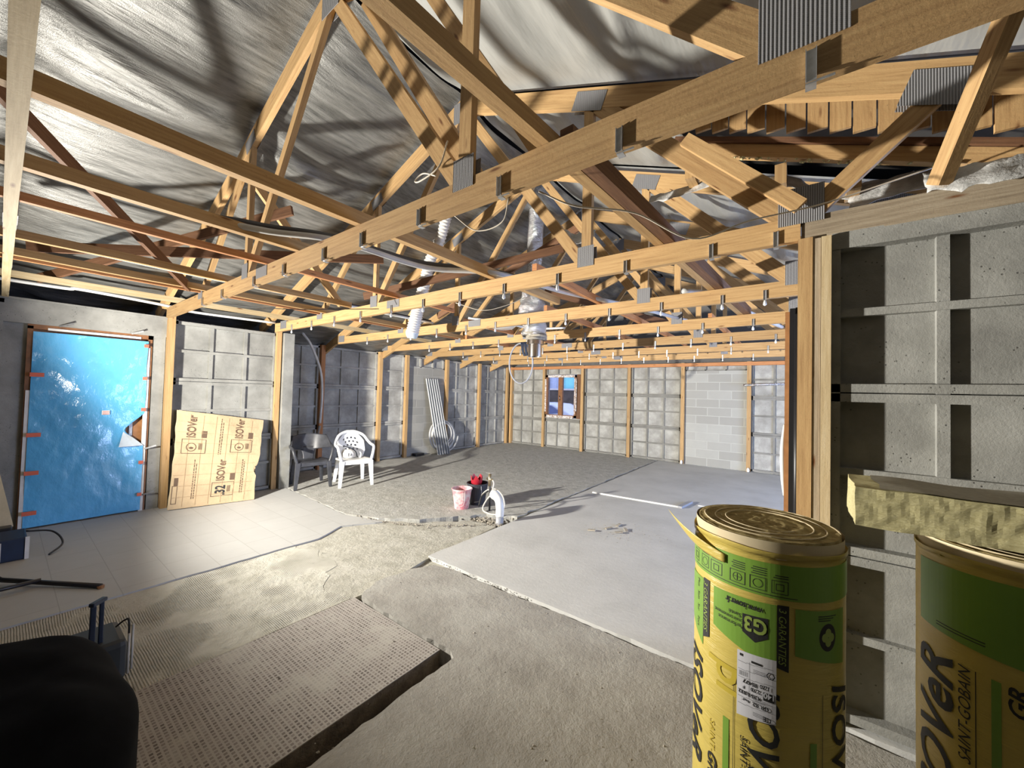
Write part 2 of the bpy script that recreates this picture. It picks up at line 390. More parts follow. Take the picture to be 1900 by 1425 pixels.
def struct(o): o['kind'] = 'structure'; return o
def thing(name, label, cat, loc=(0, 0, 0), rotz=0, group=None):
    o = bpy.data.objects.new(name, None); COL.objects.link(o); o.location = loc; o.rotation_euler = (0, 0, rotz)
    o.empty_display_size = 0.1
    return tag(o, label, cat, group)
def part(mb, name, mat, root, label=None, world=True, **kw):
    off = root.location if (world and root.parent is None and root.type == 'EMPTY') else None
    ob = mb.build(name, mat, root, off, **kw)
    if label: ob['label'] = label
    return ob
def dup(root, delta=None, loc=None, label=None):
    r = root.copy(); COL.objects.link(r)
    if loc is not None: r.location = loc
    if delta is not None: r.location = root.location+Vector(delta)
    if label: r['label'] = label
    for ch in list(root.children):
        c = ch.copy(); COL.objects.link(c); c.parent = r
        for gch in ch.children:
            d = gch.copy(); COL.objects.link(d); d.parent = c
    return r
def nz(x, y, z=0.0): return noise.noise(Vector((x, y, z)))
def curve_pts(pts, n=10):
    P = [Vector(p) for p in pts]; out = []
    P = [P[0]*2-P[1]]+P+[P[-1]*2-P[-2]]
    for i in range(1, len(P)-2):
        for k in range(n):
            t = k/n; a, b, c, d = P[i-1:i+3]
            out.append(0.5*((2*b)+(c-a)*t+(2*a-5*b+4*c-d)*t*t+(3*b-a-3*c+d)*t**3))
    out.append(P[-2]); return out
def text_mesh(txt, size=1.0, shear=0.0, bold=0.0):
    cu = bpy.data.curves.new('t', 'FONT'); cu.body = txt; cu.size = size; cu.shear = shear; cu.offset = bold
    cu.resolution_u = 3
    ob = bpy.data.objects.new('t', cu); COL.objects.link(ob); bpy.context.view_layer.update()
    me = bpy.data.meshes.new_from_object(ob.evaluated_get(bpy.context.evaluated_depsgraph_get()))
    bpy.data.objects.remove(ob); bpy.data.curves.remove(cu)
    vs = [(v.co.x, v.co.y) for v in me.vertices]; fs = [list(p.vertices) for p in me.polygons]
    bpy.data.meshes.remove(me)
    x0 = min(v[0] for v in vs); x1 = max(v[0] for v in vs)
    return [(v[0]-x0, v[1]) for v in vs], fs, x1-x0
def place_flat(mb, vs, fs, fn, cut=0):
    """vs: 2d points, fn maps (u,v)->3d; cut: slice spacing along u for curved surfaces"""
    bm = bmesh.new(); bv = [bm.verts.new((x, y, 0)) for x, y in vs]
    for q in fs:
        try: bm.faces.new([bv[i] for i in q])
        except ValueError: pass
    if cut:
        x0 = min(x for x, y in vs); x1 = max(x for x, y in vs); x = x0+cut
        while x < x1:
            bmesh.ops.bisect_plane(bm, geom=bm.verts[:]+bm.edges[:]+bm.faces[:], plane_co=(x, 0, 0), plane_no=(1, 0, 0)); x += cut
    bm.verts.ensure_lookup_table(); bm.verts.index_update()
    i = len(mb.v); mb.v += [tuple(fn(v.co.x, v.co.y)) for v in bm.verts]
    for fc in bm.faces: mb.face([i+v.index for v in fc.verts])
    bm.free()
def rect2(x0, y0, x1, y1): return [(x0, y0), (x1, y0), (x1, y1), (x0, y1)], [[0, 1, 2, 3]]
def outline2(x0, y0, x1, y1, t):
    vs = [(x0, y0), (x1, y0), (x1, y1), (x0, y1), (x0+t, y0+t), (x1-t, y0+t), (x1-t, y1-t), (x0+t, y1-t)]
    return vs, [[0, 1, 5, 4], [1, 2, 6, 5], [2, 3, 7, 6], [3, 0, 4, 7]]
def ring2(cx, cy, r0, r1, n=20):
    vs = []; fs = []
    for k in range(n):
        a = 2*math.pi*k/n; vs += [(cx+r0*math.cos(a), cy+r0*math.sin(a)), (cx+r1*math.cos(a), cy+r1*math.sin(a))]
    for k in range(n): a = 2*k; b = 2*((k+1) % n); fs.append([a, a+1, b+1, b])
    return vs, fs
def disc2(cx, cy, rx, ry=None, n=20):
    ry = ry or rx
    return [(cx+rx*math.cos(2*math.pi*k/n), cy+ry*math.sin(2*math.pi*k/n)) for k in range(n)], [list(range(n))]

# ---------------------------------------------------------------- floor
def ragged(poly, step=0.12, amp=0.012, seed=0, keep=()):
    out = []; n = len(poly)
    for i in range(n):
        a = Vector(poly[i]); b = Vector(poly[(i+1) % n]); L = (b-a).length; k = max(1, int(L/step)); nn = Vector((-(b-a).y, (b-a).x)).normalized()
        am = 0 if i in keep else amp
        for j in range(k):
            p = a.lerp(b, j/k); d = am*(nz(p.x*5, p.y*5, seed)*1.4+nz(p.x*17, p.y*17, seed+3)*0.8) if j else 0
            out.append(tuple(p+nn*d))
    return out
def slab(name, mat, poly, z0, z1, amp=0.012, step=0.1, seed=0, keep=()):
    return struct(MB().prism(ragged(poly, step, amp, seed, keep), z0, z1).build(name, mat))
struct(MB().box((-8.6, -3.2, -0.30), (4.3, 11.0, -0.12)).build('floor', 'earth'))
slab('floor.001', 'floor_tiles', [(-7.0, -3.1), (-4.10, -3.1), (-4.10, 2.10), (-4.28, 2.45), (-4.05, 2.86), (-4.66, 2.70), (-6.5, 2.80), (-7.0, 2.80)], -0.12, 0.004, 0.010, 0.08, 1)
slab('floor.002', 'adhesive', [(-4.20, -3.1), (-2.80, -3.1), (-2.76, 1.70), (-3.1, 1.64), (-3.5, 1.95), (-4.25, 1.85)], -0.12, -0.009, 0.06, 0.06, 2, (0, 1, 5))
slab('floor.003', 'mud', [(-4.35, 1.5), (-2.75, 1.5), (-2.75, 1.85), (-2.82, 2.3), (-2.86, 2.5), (-2.9, 3.2), (-2.93, 3.66), (-3.3, 3.62), (-3.75, 3.12), (-4.15, 2.90), (-4.6, 2.75)], -0.12, -0.012, 0.03, 0.08, 3, (0, 1, 2, 3, 4, 5))
slab('floor.004', 'rough_screed', [(-8.4, 2.80), (-6.5, 2.82), (-4.64, 2.73), (-4.2, 2.90), (-3.78, 3.20), (-3.55, 3.55), (-3.30, 3.92), (-2.93, 4.1), (-2.91, 10.3), (-8.4, 10.3)], -0.12, 0.004, 0.028, 0.07, 4)
slab('floor.005', 'screed', [(-2.72, 1.75), (-2.5, 1.73), (-1.72, 1.735), (-1.66, 1.70), (-1.675, -3.1), (4.2, -3.1), (4.2, 2.515), (-2.45, 2.515), (-2.68, 2.47), (-2.78, 2.3), (-2.83, 1.95)], -0.12, 0.002, 0.016, 0.05, 5)
slab('floor.006', 'screed_smooth', [(-2.88, 2.56), (4.2, 2.56), (4.2, 10.3), (-2.86, 10.3), (-2.87, 3.7)], -0.12, 0.004, 0.010, 0.09, 6)
slab('floor.007', 'mosaic', [(-2.80, -3.1), (-1.78, -3.1), (-1.78, 1.70), (-2.74, 1.70)], -0.12, 0.0, 0.004, 0.1, 7)
struct(MB().box((-3.05, 1.75, -0.12), (-1.5, 2.6, -0.035)).build('floor.008', 'mud'))
struct(MB().box((-1.783, -3.1, -0.12), (-1.776, 1.70, -0.004)).build('trench_shade', 'earth'))  # earth strip darkening the trench side, its shade put into the colour
# loose rubble: far beyond counting
mb = MB()
def pebble(mb, x, y, z, r):
    i = len(mb.v); ph = R.uniform(0, 6)
    vs = [Vector(v) for v in ((1, 0, 0), (-1, 0, 0), (0, 1, 0), (0, -1, 0), (0, 0, 1), (0, 0, -1))]
    for v in vs:
        q = v*r*R.uniform(0.6, 1.15); c, s_ = math.cos(ph), math.sin(ph)
        mb.v.append((x+q.x*c-q.y*s_, y+q.x*s_+q.y*c, z+q.z*0.7))
    for t in ((0, 2, 4), (2, 1, 4), (1, 3, 4), (3, 0, 4), (2, 0, 5), (1, 2, 5), (3, 1, 5), (0, 3, 5)): mb.face([i+k for k in t])
for k in range(520):
    t = R.random()
    if t < 0.45: x = R.gauss(-3.15, 0.16); y = R.gauss(3.78, 0.12); z = -0.03; r = R.uniform(0.008, 0.03)
    elif t < 0.7: u = R.random(); x = -4.5+1.6*u; y = 2.78+1.0*u*u+R.gauss(0, 0.03); z = 0.0; r = R.uniform(0.006, 0.018)
    elif t < 0.85: x = R.uniform(-2.9, -1.7) ; y = 2.535+R.gauss(0, 0.015); z = 0.0; r = R.uniform(0.003, 0.008)
    else: x = R.uniform(-4.1, -2.9); y = R.uniform(1.9, 2.8); z = -0.026; r = R.uniform(0.004, 0.012)
    pebble(mb, x, y, z, r)
tag(mb.build('rubble', 'stone'), 'loose grey rubble and crumbs along the broken edge of the floor slab', 'rubble', kind='stuff')
mb = MB()
for k in range(420):
    if R.random() < 0.3: x = R.gauss(-1.74, 0.03); y = R.uniform(0.6, 1.8); z = -0.11
    elif R.random() < 0.5: x = R.gauss(-1.65, 0.35); y = R.gauss(4.45, 0.2); z = 0.005
    elif R.random() < 0.5: x = R.uniform(-2.9, 0.0); y = R.uniform(0.8, 2.5); z = 0.003
    else: x = R.uniform(-5.5, -2.9); y = R.uniform(4, 8); z = 0.005
    pebble(mb, x, y, z, R.uniform(0.002, 0.009))
tag(mb.build('plaster_crumbs', 'stone'), 'tiny plaster crumbs scattered over the bare screed', 'crumbs', kind='stuff')

# ---------------------------------------------------------------- walls
ZT = 2.47
RIBZ = [(0.02, 1), (0.43, 0), (0.84, 1), (1.25, 0), (1.65, 1), (2.06, 0), (2.46, 1)]
def ribbed(mb, axis, fixed, a0, a1, sgn, cols=3, zs=RIBZ, rib=0.05, depth=0.06, zmax=ZT, endribs=True):
    """precast panel ribs standing proud of the wall plane by depth; sgn: side the face looks to"""
    def bx(u0, u1, z0, z1, d0, d1):
        if axis == 'y': mb.box((fixed+sgn*d0, u0, z0), (fixed+sgn*d1, u1, z1))
        else: mb.box((u0, fixed+sgn*d0, z0), (u1, fixed+sgn*d1, z1))
    w = (a1-a0)/cols
    for k in range(cols+1):
        if k in (0, cols):
            if endribs:
                c = a0 if k == 0 else a1; q = 0.035
                bx(c if k == 0 else c-q, c+q if k == 0 else c, 0, zmax, 0, depth)
        else:
            c = a0+w*k; bx(c-rib*0.42, c+rib*0.42, 0, zmax, 0, depth*0.5)
    for z, dbl in zs:
        if z > zmax: continue
        if dbl:
            for zz in (z-0.045, z+0.003):
                if zz < 0 or zz+0.042 > zmax+0.02: continue
                bx(a0, a1, zz, zz+0.042, 0, depth)
        else: bx(a0, a1, z-0.019, z+0.019, 0, depth*0.62)
# left front wall (plane x=-6.65)
mb = MB(); xw = -6.71
mb.box((-6.86, -3.1, 0), (xw, 0.16, ZT)); mb.box((-6.86, 0.16, 2.22), (xw, 1.16, ZT)); mb.box((-6.86, 1.16, 0), (xw, 2.82, ZT))
ribbed(mb, 'y', xw, 1.37, 2.62, 1)
mb.box((xw, 0.0, 2.22), (-6.65, 1.30, ZT)); mb.box((xw, 1.17, 0), (-6.65, 1.285, 2.22))
mb.box((xw-0.02, 2.69, 0), (-6.55, 2.84, 2.47))
ribbed(mb, 'y', xw, -1.2, 0.0, 1)
mb.box((xw, -0.2, 2.46), (-6.63, 1.30, 2.485))
struct(mb.build('wall_left', 'precast'))
mb = MB(); mb.box((-7.85, 2.70, 0), (-6.80, 2.84, ZT)); struct(mb.build('wall_left.001', 'precast'))
# far left wall (plane x=-7.65)
mb = MB(); xw = -7.71; mb.box((-7.88, 2.7, 0), (xw, 5.90, ZT)); mb.box((-7.88, 7.2, 0), (xw, 10.3, ZT)); mb.box((-7.88, 5.90, 2.18), (xw, 7.2, ZT))
for a, b in ((2.86, 3.80), (3.88, 5.12), (5.20, 5.86), (7.24, 8.50), (8.58, 9.86)):
    ribbed(mb, 'y', xw, a, b, 1, 3 if b-a > 0.8 else 1)
ribbed(mb, 'y', xw, 5.95, 7.16, 1, 3, [(2.20, 0), (2.44, 0)], zmax=0.0)
mb.box((xw, 5.95, 2.18), (xw+0.05, 7.16, 2.22)); mb.box((xw, 5.95, 2.43), (xw+0.05, 7.16, 2.47))
for y in (5.95, 6.35, 6.76, 7.12): mb.box((xw, y, 2.2), (xw+0.05, y+0.04, 2.45))
struct(mb.build('wall_left.002', 'precast_far'))
struct(MB().box((-7.86, 5.90, 0), (-7.66, 7.2, 2.18)).build('wall_left.003', 'blocks_yz'))
# back wall (plane y=10.1)
mb = MB(); yw = 10.16
WX0, WX1, WZ0, WZ1 = -6.26, -5.08, 0.92, 2.22
mb.box((-7.88, yw, 0), (WX0, 10.34, ZT)); mb.box((WX1, yw, 0), (-2.26, 10.34, ZT)); mb.box((-0.93, yw, 0), (4.2, 10.34, ZT))
mb.box((WX0, yw, 0), (WX1, 10.34, WZ0)); mb.box((WX0, yw, WZ1), (WX1, 10.34, ZT)); mb.box((-2.26, yw, 2.27), (-0.93, 10.34, ZT))
struct(mb.build('wall_back', 'precast_far')); mb = MB()
for a, b in ((-7.60, -6.34), (-4.94, -3.68), (-3.58, -2.34), (-0.86, 0.42), (0.5, 1.75), (1.83, 3.1)): ribbed(mb, 'x', yw, a, b, -1)
ribbed(mb, 'x', yw, -6.26, -5.06, -1, 3, [(0.02, 1), (0.43, 0), (0.84, 1)], zmax=0.9)
ribbed(mb, 'x', yw, -6.26, -5.06, -1, 3, [], zmax=0.0)
for x in (-6.24, -5.86, -5.47, -5.10): mb.box((x, yw, 2.24), (x+0.035, yw-0.05, 2.46))
mb.box((-6.26, yw, 2.42), (-5.06, yw-0.05, 2.47))
for x in (-2.24, -1.82, -1.38, -0.98): mb.box((x, yw, 2.28), (x+0.035, yw-0.05, 2.46))
mb.box((-2.24, yw, 2.27), (-0.95, yw-0.05, 2.30)); mb.box((-2.24, yw, 2.43), (-0.95, yw-0.05, 2.46))
struct(mb.build('wall_back.003', 'precast_rib'))
struct(MB().box((-2.26, 10.12, 0), (-0.93, 10.3, 2.27)).build('wall_back.001', 'blocks_xz'))
# partition on the right (plane y=2.82), ribs look at the camera
mb = MB(); yw = 2.635; mb.box((0.13, yw, 0), (4.2, 2.80, ZT))
for a, b in ((0.132, 1.33), (1.40, 2.6), (2.7, 4.0)):
    ribbed(mb, 'x', yw, a, b, -1, 3, depth=0.065, rib=0.05)
mb.box((0.132, 2.565, 2.39), (4.0, 2.64, 2.475))
struct(mb.build('wall_right', 'precast'))
# closing walls around the photographer and the far room's right side with its wide opening
struct(MB().box((4.2, -3.2, 0), (4.35, 3.06, 2.6)).build('wall_right.001', 'precast_smooth'))
mb = MB(); mb.box((4.2, 3.06, 0), (4.35, 4.3, 2.6)); mb.box((4.2, 8.3, 0), (4.35, 10.34, 2.6)); mb.box((4.2, 4.3, 2.3), (4.35, 8.3, 2.6))
struct(mb.build('wall_right.002', 'precast_smooth'))
struct(MB().box((-8.0, -3.3, 0), (4.35, -3.1, 6.2)).build('wall_front', 'precast_smooth'))
# roof: added near-black deck shuts out the sky so the gap stays dark; gables
RX = -2.6
def roofz(x): return (5.434+0.39*x) if x < RX else (3.406-0.39*x)
mb = MB()
for x0, x1 in ((-8.9, RX), (RX, 5.2)):
    z0, z1 = roofz(x0)+0.22, roofz(x1)+0.22
    i = len(mb.v)
    for z in (0, 0.1): mb.v += [(x0, -3.3, z0+z), (x1, -3.3, z1+z), (x1, 10.6, z1+z), (x0, 10.6, z0+z)]
    for q in ((0, 1, 2, 3), (4, 7, 6, 5), (0, 4, 5, 1), (2, 6, 7, 3), (1, 5, 6, 2), (0, 3, 7, 4)): mb.face([i+k for k in q])
struct(mb.build('ceiling', 'dark_deck'))
mb = MB(); mb.prism([(-8.9, 0), (5.2, 0), (5.2, 0.1)], 0, 0.001)
mb = MB(); n = len(mb.v)
mb.v += [(-8.9, 10.18, 2.0), (5.2, 10.18, 1.5), (RX, 10.18, 4.75), (-8.9, 10.36, 2.0), (5.2, 10.36, 1.5), (RX, 10.36, 4.75)]
mb.v[0] = (-8.6, 10.18, 2.48); mb.v[1] = (4.4, 10.18, 2.48); mb.v[3] = (-8.6, 10.36, 2.48); mb.v[4] = (4.4, 10.36, 2.48)
for q in ((0, 1, 2), (3, 5, 4), (0, 3, 4, 1), (1, 4, 5, 2), (2, 5, 3, 0)): mb.face(list(q))
struct(mb.build('wall_back.002', 'attic_wall'))
struct(MB().box((-8.75, -3.3, 1.9), (-8.6, 10.4, 2.4)).build('trim_1', 'dark_deck'))
mb = MB(); mb.box((-8.7, -3.3, -0.1), (-8.55, 10.5, 2.3)); struct(mb.build('wall_left.004', 'masonry_dark'))
mb = MB(); mb.box((4.35, -3.3, 0), (4.45, 4.2, 3.0)); mb.box((4.35, 8.4, 0), (4.45, 10.5, 3.0)); struct(mb.build('wall_right.003', 'masonry_dark'))

# roof underlay membrane, sagging and wrinkled between the trusses
TY = [-0.02, 1.27, 2.56, 3.88, 5.19, 6.50, 7.81, 9.12]
def memb_z(x, y):
    near = min(abs(y-t-0.02) for t in TY+[-1.33, -2.6]); sag = -0.05*(1-math.exp(-(near/0.25)**2))
    w = nz(x*3.2, y*0.35, 2)*0.045*(1-math.exp(-(near/0.35)**2))+nz(x*9, y*0.8, 5)*0.012*(1-math.exp(-(near/0.2)**2))
    w -= 0.06*math.exp(-((math.sin(x*1.9+0.25*y+1.1))/0.12)**2)*(1-math.exp(-(near/0.3)**2))+0.03*math.exp(-((math.sin(x*3.1-0.2*y+0.4))/0.10)**2)*(1-math.exp(-(near/0.3)**2))
    return roofz(x)+0.06+sag+w
def memb(name, x0, x1, y0, y1, label, nx, ny, rag=0.0):
    def fn(u, v):
        y = y0+(y1-y0)*v
        e = rag*nz(y*3, 0.3, 4) if rag else 0
        x = x0+(x1+e-x0)*u; return (x, y, memb_z(x, y))
    o = MB().grid(fn, nx, ny).build(name, 'membrane' if x0 < RX else 'membrane_pale', smooth=True)
    return tag(o, label, 'roof membrane')
memb('roof_membrane', -8.5, RX-0.02, -3.1, 10.17, 'silvery grey roofing membrane over the whole left slope behind the rafters', 150, 330)
memb('roof_membrane', RX+0.02, 4.2, -3.1, 2.62, 'wrinkled grey roofing membrane on the right slope above the nearest trusses', 150, 170)
memb('roof_membrane', RX+0.02, -0.9, 2.66, 3.86, 'torn grey roofing membrane ending in rags beside the dark gap in the right slope', 60, 40, 0.25)
memb('roof_membrane', RX+0.02, 4.2, 3.9, 10.17, 'creased grey roofing membrane on the right slope deep in the far room', 110, 120)

# ---------------------------------------------------------------- trusses
ORD = ['first', 'second', 'third', 'fourth', 'fifth', 'sixth', 'seventh', 'eighth']
N1, KX, XL2, XR2 = -3.95, -1.27, -5.2, 0.0
TH = 0.045
TR_LABEL = [
 'pale roof truss seen end on at the far left edge of the photo',
 'nearest full timber roof truss crossing above the yellow rolls, big gusset plates',
 'timber roof truss whose chord lands on the triple post by the concrete partition',
 'timber roof truss one bay beyond the partition, with its left chord end sawn free',
 'timber roof truss in front of the foil wrapped flue, dust on its chord',
 'timber roof truss just behind the foil wrapped flue end',
 'timber roof truss second from the back wall',
 'timber roof truss closest to the back wall, above the brown window']
def truss(i):
    y = TY[i]; yc = y+TH/2
    xl = -6.60 if i < 3 else -7.66
    if i == 3: xl = -7.30
    if i == 4: xl = -7.45
    mt = 'timber' if i != 0 else 'timber_pale'
    t = thing('roof_truss', TR_LABEL[i], 'roof truss', (KX, y, 2.535), 0, 'fink roof trusses')
    xr = 2.05
    mb = MB().beam((xl, yc, 2.535), (0.0 if i == 2 else xr, yc, 2.535), TH, 0.13, (0, 0, 1), 0.0018); part(mb, 'bottom_chord', mt, t)
    d = 0.075
    for nm, a, b in (('L', max(xl-0.5, -7.9) if i > 2 else -7.2, RX), ('R', RX, xr+0.1)):
        mb = MB().beam((a, yc, roofz(a)-d), (b, yc, roofz(b)-d), TH, 0.145, (0, 0, 1)); part(mb, 'rafter', mt, t)
    def web(p, q, w=0.085, m2=None, dy=0.0):
        mb = MB().beam((p[0], yc+dy, p[1]), (q[0], yc+dy, q[1]), TH*0.9, w, (0, 0, 1) if abs(p[0]-q[0]) > 0.02 else (1, 0, 0)); part(mb, 'web', m2 or mt, t)
    zr = lambda x: roofz(x)-0.14
    web((N1, 2.60), (N1, zr(N1)), 0.06); web((N1+0.04, 2.60), (RX-0.03, zr(RX)), 0.075)
    web((RX+0.03, zr(RX)), (KX-0.04, 2.60), 0.085); web((KX, 2.60), (KX, zr(KX)), 0.075)
    web((XL2, 2.60), (N1-0.05, zr(N1)), 0.075); web((XR2-0.05, 2.60), (KX+0.05, zr(KX)), 0.11)
    if i == 1:
        web((KX+0.38, 2.62), (-1.78, roofz(-1.78)-0.1), 0.075, None, 0.11)
        web((KX+0.0, 2.62), (-2.35, roofz(-2.35)-0.1), 0.095, None, 0.10)
    if i >= 2:
        web((0.03, 2.60), (0.52, zr(0.52)), 0.09)
    # gusset plates pressed on both faces
    def plate(x, z, w, h, rot=0.0):
        for yy in (y-0.0025, y+TH+0.0025):
            c, s_ = math.cos(rot), math.sin(rot); i0 = 0; mb = MB()
            co = [(x+c*a*w/2-s_*b*h/2, z+s_*a*w/2+c*b*h/2) for a, b in ((-1, -1), (1, -1), (1, 1), (-1, 1))]
            mb.v = [(p, yy-0.0015, q) for p, q in co]+[(p, yy+0.0015, q) for p, q in co]
            for q in ((0, 1, 2, 3), (7, 6, 5, 4), (0, 4, 5, 1), (1, 5, 6, 2), (2, 6, 7, 3), (3, 7, 4, 0)): mb.face(list(q))
            part(mb, 'gusset_plate', 'punched_plate', t)
    plate(N1, 2.625, 0.13, 0.13); plate(KX, 2.63, 0.13, 0.15); plate(-3.58, 2.555, 0.22, 0.085); plate(XR2, 2.66, 0.20, 0.20)
    plate(N1, roofz(N1)-0.1, 0.2, 0.12, 0.37); plate(KX, roofz(KX)-0.1, 0.26, 0.14, -0.37); plate(RX, roofz(RX)-0.13, 0.22, 0.2); plate(XL2, 2.6, 0.14, 0.12)
    if i >= 2: plate(0.52, roofz(0.52)-0.13, 0.26, 0.16, -0.37); plate(-7.5 if i > 3 else xl+0.3, 2.56, 0.2, 0.12)
    return t
for i in range(8): truss(i)

# runners lying on the chords, parallel to the ridge
RUN = [(-2.16, -3.0, 3.7, 'timber', 0.052, 0.078, 'long timber runner on the truss chords, next inward from the dark conduits'),
       (-2.95, -3.0, 1.4, 'timber', 0.05, 0.07, 'timber runner on the truss chords with grey conduits strapped beside it'),
       (-3.50, -3.0, 3.4, 'timber_red', 0.035, 0.05, 'slim reddish runner on the truss chords above the kraft sheet'),
       (-4.42, -3.0, 2.55, 'timber', 0.045, 0.06, 'timber runner whose far end stops just beyond the nearest full truss'),
       (-5.05, -3.0, 5.2, 'timber', 0.045, 0.06, 'upper one of the doubled timber runners over the blue sheeted doorway'),
       (-5.20, -3.0, 5.2, 'timber_red', 0.04, 0.045, 'lower one of the doubled timber runners over the blue sheeted doorway'),
       (-6.10, -3.0, 5.3, 'timber_pale', 0.05, 0.06, 'pale timber runner nearest the left wall above the white conduit')]
for x, y0, y1, m_, w, h, lb in RUN:
    o = MB().beam((x, y0, 2.605+h/2), (x, y1, 2.605+h/2), w, h, (0, 0, 1), 0.003).build('ceiling_runner', m_, None, (x, 0, 2.6)); tag(o, lb, 'timber runner', 'runners on the trusses')
o = MB().beam((-0.915, 0.05, 2.635), (-0.555, 5.3, 2.635), 0.058, 0.065, (0, 0, 1)).build('ceiling_runner', 'timber', None, (-0.9, 1, 2.6)); tag(o, 'thick golden runner crossing overhead towards the partition post, left of a pair', 'timber runner', 'runners on the trusses')
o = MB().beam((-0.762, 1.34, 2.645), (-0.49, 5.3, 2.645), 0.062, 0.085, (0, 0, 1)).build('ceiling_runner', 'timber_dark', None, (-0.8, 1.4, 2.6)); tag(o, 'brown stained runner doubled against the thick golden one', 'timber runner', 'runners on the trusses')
for x, y0, y1, lb in ((-1.75, 2.6, 7.9, 'thin timber runner beyond the foil flue, right of it'), (-2.45, 3.9, 9.2, 'thin timber runner running behind the foil flue to the back wall'),
                      (-3.9, 3.9, 9.2, 'thin timber runner in the far room left of the flue'), (-5.0, 5.2, 9.2, 'thin timber runner in the far room above the coiled hose'), (-0.9, 5.3, 9.2, 'thin timber runner in the far room above the block panel')):
    o = MB().beam((x, y0, 2.64), (x, y1, 2.64), 0.045, 0.07, (0, 0, 1), 0.002).build('ceiling_runner', 'timber_red', None, (x, y0, 2.6)); tag(o, lb, 'timber runner', 'runners on the trusses')
# diagonal braces among the left trusses
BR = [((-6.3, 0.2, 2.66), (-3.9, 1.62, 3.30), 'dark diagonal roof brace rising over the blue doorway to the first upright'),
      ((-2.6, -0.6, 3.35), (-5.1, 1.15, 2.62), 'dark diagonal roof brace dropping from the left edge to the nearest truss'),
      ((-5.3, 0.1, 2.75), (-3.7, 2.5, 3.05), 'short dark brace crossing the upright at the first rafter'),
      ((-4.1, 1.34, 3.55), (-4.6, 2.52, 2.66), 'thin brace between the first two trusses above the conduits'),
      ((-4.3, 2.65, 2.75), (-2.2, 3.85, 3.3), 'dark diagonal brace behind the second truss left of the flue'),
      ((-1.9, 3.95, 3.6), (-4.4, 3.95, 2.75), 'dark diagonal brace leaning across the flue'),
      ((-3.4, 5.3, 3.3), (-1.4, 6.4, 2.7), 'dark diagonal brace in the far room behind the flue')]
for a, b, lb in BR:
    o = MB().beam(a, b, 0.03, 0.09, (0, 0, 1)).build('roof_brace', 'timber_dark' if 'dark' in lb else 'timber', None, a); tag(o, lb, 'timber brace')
# boarding and lower beam of the right slope
mb = MB(); k = 0; x = -1.05
while x < 1.9:
    w = 0.098; mb.box((x, 2.70, roofz(x)-0.265), (x+w-0.008, 2.72, roofz(x)-0.08)); x += w
tag(mb.build('soffit_boarding', 'timber', None, (0, 2.7, 3)), 'strip of upright golden tongue and groove boards under the right roof slope', 'boarding')
o = MB().beam((-0.62, 2.78, roofz(-0.62)-0.345), (1.9, 2.78, roofz(1.9)-0.345), 0.05, 0.075).build('roof_beam', 'timber', None, (0, 2.78, 3)); tag(o, 'sloping lower beam with wool tufts under the upright boards', 'timber beam')
o = MB().beam((-0.70, 2.75, roofz(-0.7)-0.285), (1.9, 2.75, roofz(1.9)-0.285), 0.03, 0.03).build('roof_beam', 'timber_dark', None, (0, 2.84, 3)); tag(o, 'dark sloping batten between the upright boards and the lower beam', 'timber beam')
mb = MB()
for k in range(70):
    x = -0.55+R.random()*1.7; pebble(mb, x, 2.76+R.uniform(-0.02, 0.02), roofz(x)-0.395, R.uniform(0.006, 0.018))
tag(mb.build('wool_tufts', 'wool'), 'pale yellow insulation tufts along the underside of the sloping lower beam', 'insulation', kind='stuff')
for x, lb in ((-0.62, 'sawn block hanging left of the dark gap in the roof'), (-0.10, 'sawn block hanging in the middle of the dark gap in the roof'), (0.24, 'sawn block hanging right of the dark gap beside the strut')):
    z = roofz(x)-0.46; o = MB().box((x-0.03, 2.82, z-0.055), (x+0.03, 3.0, z+0.07)).build('timber_block', 'timber', None, (x, 2.9, z)); tag(o, lb, 'timber block')
o = MB().beam((-0.58, 2.50, 3.21), (0.0, 2.50, 2.63), 0.03, 0.075).build('roof_brace', 'timber', None, (-0.6, 2.5, 3.1)); tag(o, 'short golden strut with a sawn free end sloping to the partition post', 'timber brace')
o = MB().beam((0.50, 2.52, 2.60), (0.655, 2.22, 3.18), 0.05, 0.075).build('roof_brace', 'timber', None, (0.5, 2.5, 2.6)); tag(o, 'long pale strut leaning up out of the top right corner of the photo', 'timber brace')
# dusty plate on top of the partition
o = MB().beam((0.005, 2.625, 2.53), (2.0, 2.625, 2.53), 0.12, 0.125, (0, 0, 1), 0.008).build('wall_plate', 'timber_dusty', None, (0.3, 2.7, 2.5)); tag(o, 'dusty wall plate lying along the top of the concrete partition', 'wall plate')
# rags of membrane
def rag(pts, w, label, seed):
    C = curve_pts(pts, 9); mb = MB(); n = len(C)
    def fn(u, v):
        p = C[min(int(u*(n-1)+0.5), n-1)]
        return (p.x+0.02*nz(u*9, v*3, seed), p.y+(v-0.5)*w*0.6, p.z+(v-0.5)*w+0.03*nz(u*8, v*4, seed+9))
    o = mb.grid(fn, n-1, 5).build('membrane_scrap', 'foil_scrap', None, tuple(C[0]), smooth=True, solid=0.002); return tag(o, label, 'membrane scrap')
rag([(-0.95, 3.0, 3.15), (-0.6, 2.95, 3.12), (-0.3, 2.9, 3.14)], 0.08, 'thin white membrane rag left of the dark roof gap', 1)
rag([(-0.28, 2.95, 3.06), (-0.05, 2.95, 2.98), (0.15, 2.95, 2.84), (0.5, 2.95, 2.84)], 0.10, 'long white membrane rag draped along the dark roof gap', 2)
rag([(0.22, 2.92, 2.78), (0.5, 2.9, 2.80), (0.9, 2.9, 2.78), (1.4, 2.9, 2.75)], 0.14, 'crumpled white membrane bunched on top of the partition', 3)
